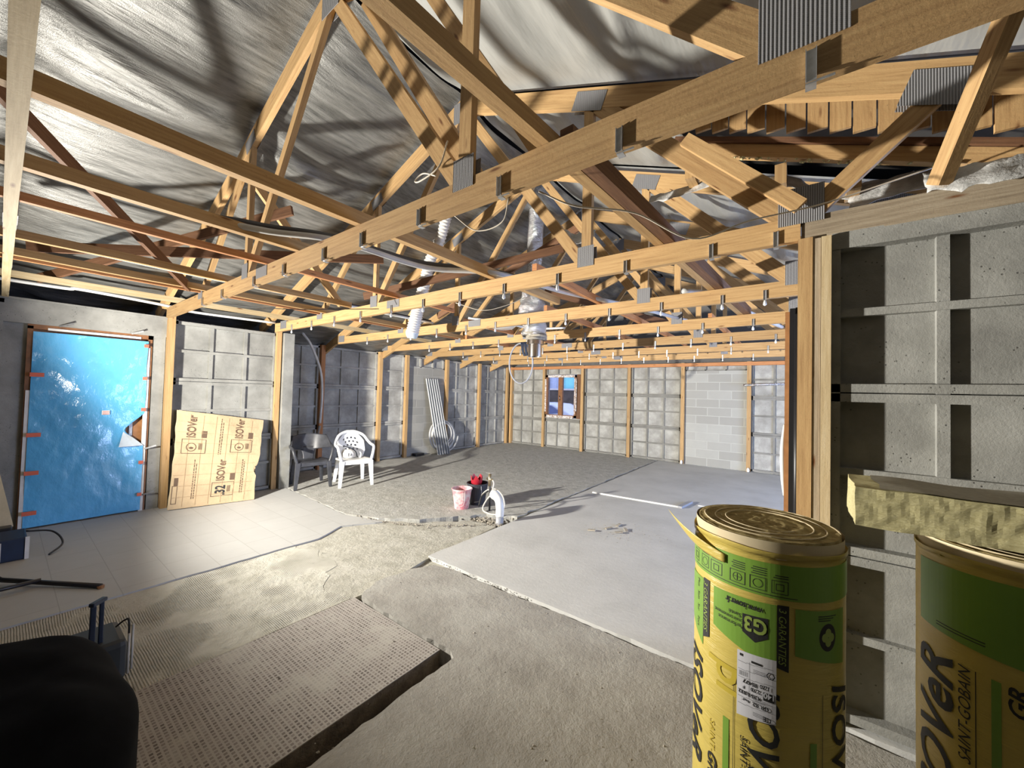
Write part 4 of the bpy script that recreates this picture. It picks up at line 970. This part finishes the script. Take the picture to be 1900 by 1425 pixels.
cable([(-1.38, 1.32, 2.48), (-1.28, 1.38, 2.40), (-1.12, 1.38, 2.40), (-1.05, 1.34, 2.48)], 0.003, 'cable_pale', 'thin wire sagging beneath the nearest truss')
cable([(-4.9, 1.3, 2.47), (-4.2, 1.7, 2.40), (-3.6, 2.4, 2.47)], 0.004, 'cable_black', 'thin black wire sagging between the first two trusses')
cable([(-2.65, 2.6, 2.46), (-2.4, 2.7, 2.38), (-2.2, 2.8, 2.42), (-2.05, 2.9, 2.5)], 0.003, 'cable_pale', 'small wire curl under the second truss left of the flue')
# flexible duct
t = thing('flexible_duct', 'white corrugated flexible duct dropping through the trusses left of the flue', 'duct', (-4.0, 3.4, 2.3))
C = curve_pts([(-3.55, 3.28, 3.8), (-3.68, 3.3, 3.55), (-3.86, 3.3, 3.3), (-3.94, 3.3, 3.05), (-4.03, 3.3, 2.8), (-4.10, 3.3, 2.6), (-4.17, 3.3, 2.38)], 22)
part(MB().tube(C, lambda u: (0.062+0.022*u)+0.008*math.sin(u*2*math.pi*42), 16), 'corrugated_hose', 'flex_duct', t, smooth=True)
part(MB().tube(curve_pts([C[-1]+Vector((0, 0, 0.02)), C[-1]+Vector((-0.005, 0, -0.03)), C[-1]+Vector((-0.01, 0, -0.07))], 5), lambda u: 0.088-0.03*u*u, 14), 'bag_end', 'film_white', t, smooth=True)
tag(MB().lathe([(0.02, 0), (0.24, 0.0), (0.30, 0.05), (0.31, 0.05)], 30, (-3.75, 4.6, 2.62), True).build('shallow_tray', 'white_plastic', None, (-3.75, 4.6, 2.62), smooth=True, solid=0.006), 'round shallow white lid lying on the chords left of the flue', 'lid')
# foil wrapped flue
t = thing('flue_pipe', 'flue pipe wrapped in silver foil hanging through the trusses with a bright steel end', 'flue', (-3.0, 4.5, 2.1))
def flu(prof_c, r, name, mat, n=20, amp=0.02, seed=0, steps=16):
    mb = MB(); P0, P1 = Vector(prof_c[0]), Vector(prof_c[1])
    def fn(u, v):
        c = P0.lerp(P1, v); a = 2*math.pi*u; rr = (r[0]*(1-v)+r[1]*v)+amp*nz(math.cos(a)*1.5, math.sin(a)*1.5, v*4+seed)
        return (c.x+rr*math.cos(a), c.y+rr*math.sin(a), c.z)
    return part(mb.grid(fn, n, steps), name, mat, t, smooth=True)
flu([(-3.0, 4.5, 2.42), (-3.02, 4.5, 2.72)], (0.17, 0.16), 'foil_wrap', 'foil', 30, 0.03)
flu([(-3.06, 4.52, 2.70), (-3.08, 4.55, 3.10)], (0.20, 0.14), 'foil_wrap', 'foil', 30, 0.06, 5)
flu([(-2.96, 4.5, 2.36), (-2.98, 4.5, 2.46)], (0.128, 0.165), 'wool_fringe', 'stone', 24, 0.05, 2)
flu([(-2.98, 4.5, 2.30), (-2.98, 4.5, 2.40)], (0.12, 0.115), 'steel_collar', 'steel_shiny', 28, 0)
flu([(-2.98, 4.5, 2.13), (-2.98, 4.5, 2.32)], (0.098, 0.098), 'steel_end', 'steel_shiny', 28, 0)
flu([(-3.08, 4.55, 3.0), (-3.05, 4.55, 4.35)], (0.11, 0.11), 'upper_pipe', 'foil', 24, 0.012)
t = thing('cable_reel_hook', 'blue black bundle tied under the chords holding a hanging hose ring', 'cable bundle', (-3.55, 5.1, 2.3))
mb = MB()
for k in range(5): mb.tube(curve_pts([(-3.62+0.03*k, 5.05, 2.44), (-3.60+0.03*k, 5.06, 2.3-0.03*(k % 2)), (-3.56+0.02*k, 5.06, 2.22)], 5), 0.012, 6)
part(mb, 'strands', 'blue_tool', t, smooth=True)
C = [(-3.62+0.26*math.cos(a)*0.62, 5.06+0.10*math.cos(a), 2.10+0.26*math.sin(a)*1.25) for a in [2*math.pi*k/40 for k in range(40)]]
tag(MB().tube(C, 0.013, 8, closed=True).build('hose_ring', 'pvc_grey', None, (-3.6, 5.06, 2.1), smooth=True), 'grey hose ring hanging left of the steel flue end', 'hose')

# ---------------------------------------------------------------- back window and what lies outside
w = thing('window_1', None, None, (-5.67, 10.1, 1.57)); w['kind'] = 'structure'
mb = MB(); a, b, c_, d = WX0+0.02, WX1-0.12, WZ0+0.02, WZ1-0.02
for q in (((a, c_), (a+0.07, d)), ((b-0.07, c_), (b, d)), ((a, c_), (b, c_+0.07)), ((a, d-0.07), (b, d))): mb.box((q[0][0], 10.06, q[0][1]), (q[1][0], 10.13, q[1][1]))
part(mb, 'window_frame', 'frame_brown', w)
mb = MB(); mb.box(((a+b)/2-0.07, 10.05, c_), ((a+b)/2+0.07, 10.13, d)); part(mb, 'mullion', 'frame_brown', w)
mb = MB(); mb.box((a+0.09, 10.045, d-0.07), (b-0.05, 10.058, d)); mb.box((a+0.05, 10.045, c_-0.02), (b-0.1, 10.058, c_+0.05)); mb.box((a-0.02, 10.045, c_+0.15), (a+0.03, 10.058, d-0.12)); mb.box((b-0.055, 10.045, c_+0.1), (b-0.03, 10.058, d-0.1)); mb.box((b-0.01, 10.045, c_+0.2), (b+0.02, 10.058, d-0.1))
part(mb, 'masking_tape', 'torn_tape', w)
part(MB().box((a+0.05, 10.09, c_+0.05), (b-0.05, 10.095, d-0.05)), 'window_pane', 'glass', w)
part(MB().box((WX1-0.12, 10.10, WZ0), (WX1, 10.14, WZ1)), 'reveal', 'timber_dark', w)
part(MB().tube([((a+b)/2, 10.03, 1.45), ((a+b)/2-0.01, 10.02, 1.58)], 0.012, 8), 'window_handle', 'steel_shiny', w, smooth=True)
struct(MB().box((-14, 10.4, -0.35), (6, 30, -0.15)).build('floor.009', 'asphalt'))
t = thing('parked_car', 'white car parked outside, seen through the back window', 'car', (-9.2, 14.5, -0.15))
prof = [(-2.0, 0.30), (-2.0, 0.75), (-1.35, 0.88), (-0.75, 1.32), (-0.1, 1.42), (0.7, 1.38), (1.5, 1.0), (2.0, 0.92), (2.05, 0.35)]
def ext(profile, y0, y1, x, z):
    mb = MB(); n = len(profile); mb.v = [(x+p, y0, z+q) for p, q in profile]+[(x+p, y1, z+q) for p, q in profile]
    mb.face(list(range(n))); mb.face([n+k for k in range(n)][::-1])
    for k in range(n): mb.face([k, (k+1) % n, n+(k+1) % n, n+k])
    return mb
part(ext(prof, 14.0, 15.6, -9.0, -0.15), 'car_body', 'car_paint', t, bevel=0.06)
part(ext([(-1.05, 0.92), (-0.65, 1.27), (-0.1, 1.34), (0.1, 1.34), (0.1, 0.9)], 13.985, 14.0, -9.0, -0.15), 'side_window', 'car_glass', t)
part(ext([(0.2, 0.9), (0.2, 1.33), (0.65, 1.30), (1.15, 1.02)], 13.985, 14.0, -9.0, -0.15), 'side_window', 'car_glass', t)
for x in (-10.3, -7.7): part(MB().tube([(x, 13.97, 0.16), (x, 14.15, 0.16)], 0.3, 20), 'wheel', 'black_paint', t)
part(MB().box((-9.95, 13.88, 0.78), (-9.8, 13.99, 0.88)), 'door_mirror', 'black_paint', t, bevel=0.02)
tag(MB().box((-16, 17.0, -0.2), (0, 17.3, 1.85)).build('garden_wall', 'masonry_dark', None, (-9, 17, 0)), 'dark stone garden wall behind the parked car', 'wall')
tag(MB().box((-16, 16.95, 1.85), (0, 17.35, 1.93)).build('wall_coping', 'frame_white', None, (-9, 17, 1.9)), 'pale coping along the stone garden wall', 'coping')
t = thing('neighbour_house', 'lilac blue house beyond the garden wall', 'house', (-11, 20, -0.2))
part(MB().box((-18, 20, -0.2), (-10.2, 22, 5)), 'wall', 'house_blue', t); part(MB().box((-10.2, 20, -0.2), (-4, 22, 5)), 'wall', 'house_lilac', t)
for x in (-12.6, -11.5): part(MB().box((x, 19.97, 2.0), (x+0.5, 19.99, 3.2)), 'window', 'car_glass', t)
part(MB().beam((-11.3, 19.9, 2.3), (-10.8, 19.9, 3.4), 0.1, 0.12), 'roof_stay', 'black_paint', t)
t = thing('utility_cabinet', 'turquoise cabinet with a white pole above the garden wall', 'cabinet', (-9.2, 17.6, 1.9))
part(MB().box((-9.75, 17.5, 1.93), (-9.15, 17.7, 2.55)), 'box', 'cyan_sign', t); part(MB().box((-9.5, 17.55, -0.15), (-9.4, 17.65, 1.93)), 'post', 'frame_white', t); part(MB().box((-9.45, 17.5, 2.5), (-9.38, 17.6, 4.0)), 'pole', 'frame_white', t)

# ---------------------------------------------------------------- insulation rolls
def roll(loc, r, h, label, first=True):
    t = thing('insulation_roll', label, 'insulation roll', loc)
    L = Vector(loc)
    def wrap(u, v):
        a = 2*math.pi*u; z = h*v
        fold = (0.006*nz(math.cos(a)*2, math.sin(a)*2, z*9)*1.8+0.003*nz(math.cos(a)*5, math.sin(a)*5, z*30)*1.5)*(1 if v > 0.968 else 0.06)
        rr = r+fold
        if v > 0.985: rr = r+0.004
        dz = 0.012*nz(a*1.3, 3.3, 1)-0.02 if v > 0.985 else 0
        return (rr*math.cos(a), rr*math.sin(a), z+dz)
    film = part(MB().grid(wrap, 90, 80), 'yellow_wrap', 'yellow_film', t, world=False, smooth=True)
    # spiral wool end
    def top(u, v):
        a = 2*math.pi*u; rr = (r-0.006)*v
        z = h+0.012+0.003*nz(rr*30*math.cos(a), rr*30*math.sin(a), 1)+0.0013*math.sin(rr*2*math.pi/0.045+a)+0.002*nz(rr*80*math.cos(a), rr*80*math.sin(a), 6)
        if v > 0.99: z = h-0.02
        return (rr*math.cos(a), rr*math.sin(a), z)
    part(MB().grid(top, 90, 40), 'wool_end', 'wool_end', t, world=False, smooth=True)
    def rim(u, v):
        a = 2*math.pi*u; z = h-0.04+0.05*v; return ((r-0.003)*math.cos(a), (r-0.003)*math.sin(a), z)
    part(MB().grid(rim, 70, 3), 'kraft_rim', 'kraft_edge', t, world=False, smooth=True)
    pts = []
    for k in range(190):
        a = 2*math.pi*k/40; rr = r-0.012-0.0008*k
        if rr > 0.10: pts.append((rr*math.cos(a), rr*math.sin(a), h+0.0135+0.004*nz(a, 0, 2)))
    part(MB().tube(pts, 0.0022, 5), 'spiral_edge', 'kraft_edge', t, world=False)
    return t, film
RR = 0.205
R1 = (-0.09, 1.535, 0.003)
t1, film1 = roll(R1, RR, 1.185, 'yellow wrapped insulation roll standing in front of the partition studs, open wool top')
def cylmap(face_ang, r):
    # (s,z): s arc length to the viewer's right from the facing direction
    def fn(s_, z, o=0.0):
        a = face_ang+s_/r; return Vector(((r+o*0.24)*math.cos(a), (r+o*0.24)*math.sin(a), z))
    return fn
FA1 = math.atan2(-R1[1], -R1[0])
cm = cylmap(FA1, RR)
def cyl_add(mb, shp, o=0.008, cut=0.012):
    vs, fs = shp[0], shp[1]
    place_flat(mb, vs, fs, lambda x, y: cm(x, y, o), cut)
def finish(mb, name, mat, film, solid=0.0): return mb.build(name, mat, film)
def textcyl(mb, txt, size, s0, z0, rot, o=0.011, shear=0.0, bold=0.0, squash=1.0, length=None):
    vs, fs, w_ = text_mesh(txt, size, shear, bold)
    if length: squash = length/w_
    def rmap(x, y):
        x *= squash
        if rot == -90: return (s0+y, z0-x)      # reads downwards, letter tops to the right
        if rot == 90: return (s0-y, z0+x)       # reads upwards
        if rot == 180: return (s0-x, z0-y)      # upside down
        return (s0+x, z0+y)
    v2 = [rmap(x, y) for x, y in vs]
    cyl_add(mb, (v2, fs), o, 0.01)
    return w_*squash
# green print fields
G = MB()
def skew(s0, s1, zl0, zl1, zr0, zr1, n=24):
    vs = []; fs = []
    for k in range(n+1):
        u = k/n; s_ = s0+(s1-s0)*u; vs += [(s_, zl0+(zr0-zl0)*u), (s_, zl1+(zr1-zl1)*u)]
    for k in range(n): fs.append([2*k, 2*k+2, 2*k+3, 2*k+1])
    return vs, fs
cyl_add(G, skew(-0.31, 0.31, 1.036, 1.130, 1.042, 1.140, 40), 0.0065)
cyl_add(G, skew(-0.30, -0.188, 0.87, 1.008, 0.80, 1.012, 8), 0.0065)
cyl_add(G, skew(-0.141, 0.031, 0.895, 1.012, 0.84, 1.022, 12), 0.0065)
cyl_add(G, skew(0.075, 0.235, 0.892, 1.020, 0.862, 1.016, 12), 0.0065)
cyl_add(G, skew(-0.104, -0.086, 0.0, 0.642, 0.0, 0.642, 2), 0.0065); cyl_add(G, skew(0.115, 0.133, 0.0, 0.66, 0.0, 0.66, 2), 0.0065)
finish(G, 'green_print', 'green_print', film1)
K = MB()
cyl_add(K, skew(-0.187, -0.158, 0.828, 1.017, 0.842, 1.018, 3), 0.0085); cyl_add(K, skew(0.032, 0.060, 0.850, 1.024, 0.843, 1.025, 3), 0.0085)
for k, (s_, hw) in enumerate(((-0.235, 0.016), (-0.181, 0.018), (-0.133, 0.021), (-0.067, 0.021), (-0.015, 0.020), (0.038, 0.020))):
    cyl_add(K, outline2(s_-hw, 1.054, s_+hw, 1.091, 0.0018), 0.0085, 0.008)
    if k in (1, 3, 4): cyl_add(K, ring2(s_, 1.072, 0.011, 0.0125, 14), 0.0085)
    if k in (3,): cyl_add(K, rect2(s_-0.010, 1.0715, s_+0.010, 1.073), 0.0085); cyl_add(K, rect2(s_-0.001, 1.062, s_+0.001, 1.082), 0.0085)
    if k in (0, 2, 5): cyl_add(K, outline2(s_-0.010, 1.063, s_+0.010, 1.082, 0.002), 0.0085)
    for j in range((1, 3, 2, 4, 4, 2)[k]): cyl_add(K, rect2(s_-0.016+0.004*(j % 2), 1.097+0.0062*j, s_+0.020, 1.0995+0.0062*j), 0.0085)
cyl_add(K, skew(-0.24, 0.08, 1.0455, 1.0475, 1.0455, 1.0475, 20), 0.0085)
textcyl(K, 'www.isover.fr', 0.027, 0.000, 1.004, 180, bold=0.0006, length=0.10)
for j, (tx, ln) in enumerate((('Santé', 0.034), ('Environnement', 0.085), ('Performance', 0.072))): textcyl(K, tx, 0.017, -0.050-0.006*(j == 0), 0.968-0.0155*j, 180, length=ln)
cyl_add(K, ([(-0.052, 0.972), (0.011, 0.978), (0.011, 0.922), (-0.020, 0.901), (-0.052, 0.920)], [[0, 4, 3, 2, 1]]), 0.0085, 0.01)
textcyl(K, 'ISOVeR', 0.105, -0.262, 0.775, -90, shear=0.25, bold=0.0018, length=0.36)
textcyl(K, 'ISOVeR', 0.105, -0.034, 0.795, -90, shear=0.25, bold=0.0018, length=0.36)
textcyl(K, 'ISOVeR', 0.105, 0.184, 0.81, -90, shear=0.25, bold=0.0018, length=0.36)
textcyl(K, 'SAINT-GOBAIN', 0.027, -0.054, 0.622, -90, shear=0.2, length=0.20)
textcyl(K, 'GR 32', 0.045, -0.155, 0.50, -90, shear=0.2, bold=0.001, length=0.13)
cyl_add(K, skew(-0.074, -0.0725, 0.0, 0.77, 0.0, 0.77, 1), 0.0085); cyl_add(K, skew(0.149, 0.1505, 0.0, 0.79, 0.0, 0.79, 1), 0.0085)
cyl_add(K, disc2(0.166, 0.945, 0.028, 0.038, 24), 0.0085)
for k in range(4): textcyl(K, ('Plus', 'Sain', 'Sur', 'Fort')[k], 0.018, -0.222, 1.0-0.042*k, -90)
for k in range(3): cyl_add(K, rect2(0.135, 1.002-0.006*k, 0.195-0.01*k, 1.0045-0.006*k), 0.0085)
finish(K, 'black_print', 'ink', film1)
Y = MB()
textcyl(Y, '3 GARANTIES', 0.025, -0.183, 1.008, -90, o=0.012, shear=0.2, length=0.155); textcyl(Y, '3 GARANTIES', 0.025, 0.036, 1.015, -90, o=0.012, shear=0.2, length=0.155)
textcyl(Y, 'G3', 0.058, 0.008, 0.968, 180, o=0.012, bold=0.0015, length=0.055)
for k in range(4): cyl_add(Y, disc2(0.166+0.011*math.cos(k*1.57), 0.945+0.013*math.sin(k*1.57), 0.010, 0.012, 12), 0.0115)
finish(Y, 'reversed_lettering', 'green_dull', film1)
F = MB(); textcyl(F, 'SAINT-GOBAIN', 0.026, -0.150, 0.60, -90, o=0.0095, length=0.22); finish(F, 'faint_lettering', 'yellow_deep', film1)
F = MB(); textcyl(F, 'pl', 0.13, -0.125, 0.80, -90, o=0.0095, bold=0.002); finish(F, 'faint_letter', 'yellow_deep', film1)
Lb = MB(); cyl_add(Lb, skew(-0.064, 0.031, 0.677, 0.863, 0.692, 0.869, 10), 0.0135); lab = finish(Lb, 'paper_label', 'label_white', film1); lab['label'] = 'white paper data label with upside down figures'
LK = MB()
def lz(z, s_): return 0.677+(z-0.475)*0.885+0.011*((s_+0.064)/0.095)
def lrect(a, b, c, d): cyl_add(LK, rect2(a-0.003, lz(b, a), c-0.003, lz(d, a)), 0.0165, 0.006)
for tx, sz, s_, z in (('85477', 0.015, -0.012, 0.592), ('1,20', 0.015, 0.016, 0.592), ('F', 0.012, -0.042, 0.574), ('2,70', 0.0145, -0.004, 0.574), ('0,032', 0.0145, -0.028, 0.556), ('4,35', 0.0145, -0.003, 0.553), ('GR 32', 0.016, 0.016, 0.528), ('Roulé', 0.009, -0.030, 0.532), ('CE', 0.018, 0.022, 0.495)):
    textcyl(LK, tx, sz, s_-0.002, lz(z, s_), 180, o=0.0175, bold=0.0004, squash=0.92)
lrect(0.004, 0.548, 0.030, 0.574)
for z in (0.650, 0.625, 0.60, 0.538, 0.515):
    for q in range(4): lrect(-0.058+q*0.021, z, -0.037+q*0.021, z+0.0009)
lrect(-0.030, 0.54, -0.0293, 0.655); lrect(-0.054, 0.668, -0.046, 0.676); lrect(-0.025, 0.655, 0.0, 0.662)
for k in range(12): lrect(-0.055+k*0.0018, 0.605, -0.0542+k*0.0018, 0.620)
for k in range(9): lrect(-0.02, 0.500-0.0045*(k % 3)+0.045*(k//3 == 1)+0.135*(k//3 == 2), 0.010, 0.5012-0.0045*(k % 3)+0.045*(k//3 == 1)+0.135*(k//3 == 2))
cyl_add(LK, ring2(0.018, lz(0.628, 0.018), 0.008, 0.0105, 6), 0.0165)
finish(LK, 'label_print', 'ink', lab)
LW = MB(); textcyl(LW, '140', 0.021, 0.0255, lz(0.571, 0.02), 180, o=0.020, bold=0.0006, length=0.024); finish(LW, 'label_number', 'label_white', lab)
# torn flap of film
mb = MB()
def flap(u, v):
    s_ = -0.30+0.20*u; z = 1.155-0.03*u-0.05*v*(1-u*0.5)
    o = 0.006+0.085*(1-u)**2*(1-v)**0.7
    a = FA1+s_/RR
    return ((RR+o)*math.cos(a), (RR+o)*math.sin(a), z+0.035*(1-u)**2*(1-v))
mb.grid(flap, 14, 6).build('film_flap', 'yellow_film', film1, smooth=True, solid=0.001)

R2 = (0.52, 1.80, 0.003)
t2, film2 = roll(R2, 0.212, 1.185, 'yellow wrapped insulation roll at the right edge of the photo, under the wool slab')
FA2 = math.atan2(-R2[1], -R2[0]); cm = cylmap(FA2, 0.212)
G = MB(); cyl_add(G, skew(-0.235, 0.30, 0.935, 1.125, 0.905, 1.14, 30), 0.0065); cyl_add(G, skew(-0.050, -0.033, 0.0, 0.87, 0.0, 0.87, 2), 0.0065); finish(G, 'green_print', 'green_print', film2)
K = MB(); textcyl(K, 'ISOVeR', 0.15, -0.128, 0.38, 90, shear=0.25, bold=0.0025, length=0.49); textcyl(K, 'SAINT-GOBAIN', 0.037, -0.088, 0.61, 90, shear=0.2, length=0.26)
cyl_add(K, skew(-0.079, -0.077, 0.0, 0.87, 0.0, 0.87, 1), 0.0085); textcyl(K, 'GR', 0.045, 0.010, 0.80, 90, shear=0.2, bold=0.001, length=0.075)
for k in range(2): cyl_add(K, rect2(-0.17, 0.955-0.008*k, -0.06, 0.9575-0.008*k), 0.0085)
finish(K, 'black_print', 'ink', film2)
# glass wool slab resting on the second roll
t = thing('wool_slab', 'yellow glass wool slab with a grey veil lying on the right hand roll', 'insulation slab', (0.7, 1.75, 1.20))
sx0, sx1, sy0, sy1, z0, z1 = 0.145, 1.35, 1.635, 1.90, 1.215, 1.335
def sd(x, y, z):
    return (x+0.006*nz(y*14, z*14, x*5), y+0.006*nz(x*12, z*14, 5)+0.003*nz(x*40, z*40, 2)+0.04*(x-0.145), z+0.008*nz(x*6, y*8, 8)-0.02*max(0, x-0.3))
mb = MB()
mb.grid(lambda u, v: sd(sx0+(sx1-sx0)*u, sy0, z0+(z1-z0)*v), 120, 14); mb.grid(lambda u, v: sd(sx0+(sx1-sx0)*u, sy1, z0+(z1-z0)*v), 60, 6)
mb.grid(lambda u, v: sd(sx0, sy0+(sy1-sy0)*u, z0+(z1-z0)*v), 24, 14); mb.grid(lambda u, v: sd(sx1, sy0+(sy1-sy0)*u, z0+(z1-z0)*v), 6, 6)
mb.grid(lambda u, v: sd(sx0+(sx1-sx0)*u, sy0+(sy1-sy0)*v, z0), 120, 24); mb.grid(lambda u, v: sd(sx0+(sx1-sx0)*u, sy0+(sy1-sy0)*v, z1), 120, 24)
part(mb, 'wool_core', 'wool', t)
part(MB().grid(lambda u, v: tuple(Vector(sd(sx0+0.06+(sx1-sx0-0.06)*u, sy0+0.004+(sy1-sy0-0.004)*v, z1))+Vector((0, 0, 0.003))), 60, 20), 'grey_veil', 'veil', t, smooth=True)

# ---------------------------------------------------------------- flood lamp stand and things at the left edge
t = thing('work_lamp', 'flood lamp on a black tripod at the left edge, legs reaching over the tiles', 'work lamp', (-5.0, -0.1, 0))
part(MB().tube([(-5.0, -0.14, 0.25), (-5.0, -0.14, 1.34)], 0.016, 10), 'pole', 'black_paint', t, smooth=True)
hd = part(MB().box((-5.13, -0.13, 1.34), (-4.87, -0.06, 1.52)), 'lamp_head', 'black_paint', t, bevel=0.01)
MB().box((-5.10, -0.058, 1.36), (-4.90, -0.054, 1.50)).build('lamp_glass', 'lamp_glow', hd, t.location)
part(MB().tube([(-5.20, -0.10, 0.05), (-4.34, 0.53, 0.022)], 0.018, 8), 'leg', 'black_paint', t, smooth=True)
part(MB().tube([(-4.73, 0.25, 0.05), (-4.72, -0.25, 0.05)], 0.016, 8), 'leg', 'black_paint', t, smooth=True)
part(MB().tube([(-5.0, -0.14, 0.45), (-5.35, -0.75, 0.022)], 0.016, 8), 'leg', 'black_paint', t, smooth=True)
part(MB().tube([(-5.0, -0.14, 0.30), (-4.95, 0.06, 0.06)], 0.012, 8), 'brace', 'black_paint', t, smooth=True)
part(MB().lathe([(0.020, 0), (0.022, 0.02)], 8, (-4.34, 0.53, 0.005), True, True), 'foot', 'frame_tan', t)
t = thing('tool_case', 'dark tool case with a pale panel on the tiles at the left edge', 'case', (-5.55, 0.0, 0))
part(MB().box((-5.90, -0.10, 0.006), (-5.55, 0.20, 0.20)), 'case_body', 'blue_tool', t, bevel=0.01)
part(MB().box((-5.55, -0.10, 0.02), (-5.54, 0.06, 0.18)), 'side_panel', 'frame_white', t)
part(MB().box((-5.56, 0.19, 0.006), (-5.54, 0.215, 0.20)), 'edge_strip', 'frame_white', t)
tag(MB().tube(curve_pts([(-5.85, 0.20, 0.18), (-5.8, 0.36, 0.15), (-5.65, 0.42, 0.06), (-5.5, 0.33, 0.015)], 7), 0.008, 6).build('cable', 'cable_black', None, (-5.7, 0.3, 0.1), smooth=True), 'black cable curling from the tool case onto the tiles', 'cable')
mb = MB(); mb.v = [(-6.45, -0.05, 0.10), (-6.45, 0.16, 0.10), (-6.6, 0.06, 0.95), (-6.6, -0.05, 0.95)]
mb = ext([(0, 0), (0.0, 0.85), (0.16, 0.0)], -6.5, -6.47, 0, 0); mb.v = [(-6.47 if p[1] < -6.48 else -6.5, -0.02+p[0], 0.10+p[2]) for p in mb.v]; 
tag(mb.build('board_offcut', 'kraft_edge', None, (-6.5, 0.05, 0.1)), 'pale triangular board offcut leaning left of the blue sheet', 'board')
tag(MB().box((-6.6, -0.3, 0.0), (-6.35, 0.13, 0.12)).build('crate', 'black_paint', None, (-6.5, -0.1, 0), bevel=0.01), 'low dark crate beneath the triangular board offcut', 'crate')

# near left foreground: a black coat draped over a sack, and a blue miter saw body
t = thing('draped_coat', 'large black coat heaped in the near left corner of the photo', 'coat', (-1.80, -0.14, 0))
def coat(u, v):
    a = 2*math.pi*u; ca, sa = math.cos(a), math.sin(a); q = (abs(ca)**2.8+abs(sa)**2.8)**(-1/2.8)
    if v < 0.6: r_ = 1.03-0.06*v; z = 0.58*v/0.6
    else: t_ = (v-0.6)/0.4; r_ = (0.994)*math.cos(t_*math.pi/2)**0.55 if t_ < 1 else 0; z = 0.58+0.12*math.sin(t_*math.pi/2)
    fold = 1+0.03*nz(ca*2.2, sa*2.2, v*2)+0.012*math.sin(a*9+v*3)
    z += (0.03*nz(ca*1.5*r_, sa*1.5*r_, 4)+0.02*nz(ca*4*r_, sa*4*r_, 7))*v
    return (r_*q*fold*ca*0.56, r_*q*fold*sa*0.44, 0.004+z)
part(MB().grid(coat, 70, 44), 'coat_body', 'black_cloth', t, world=False, smooth=True)
t = thing('chop_saw', 'dark blue power tool with an upright handle behind the black coat', 'power tool', (-2.95, 0.32, 0))
part(MB().box((-3.20, 0.16, 0.0), (-2.90, 0.47, 0.22)), 'tool_body', 'grey_tool', t, bevel=0.03)
part(MB().beam((-2.935, 0.335, 0.20), (-2.925, 0.335, 0.44), 0.022, 0.028, (1, 0, 0)), 'handle_post', 'blue_tool', t, bevel=0.004)
part(MB().beam((-2.972, 0.372, 0.20), (-2.966, 0.370, 0.44), 0.018, 0.022, (1, 0, 0)), 'handle_post', 'blue_tool', t, bevel=0.004)
part(MB().beam((-2.918, 0.325, 0.448), (-2.972, 0.382, 0.448), 0.028, 0.02), 'handle_grip', 'blue_tool', t, bevel=0.005)
part(MB().tube(curve_pts([(-3.05, 0.44, 0.24), (-3.02, 0.47, 0.275), (-3.0, 0.485, 0.26), (-3.0, 0.485, 0.04)], 6), 0.005, 6), 'cord', 'cable_black', t, smooth=True)
part(MB().tube([(-2.99, 0.50, 0.25), (-2.99, 0.50, 0.005)], 0.006, 6), 'guide_rod', 'conduit_grey', t, smooth=True)
part(MB().tube([(-2.955, 0.48, 0.22), (-2.955, 0.48, 0.005)], 0.006, 6), 'guide_rod', 'conduit_grey', t, smooth=True)
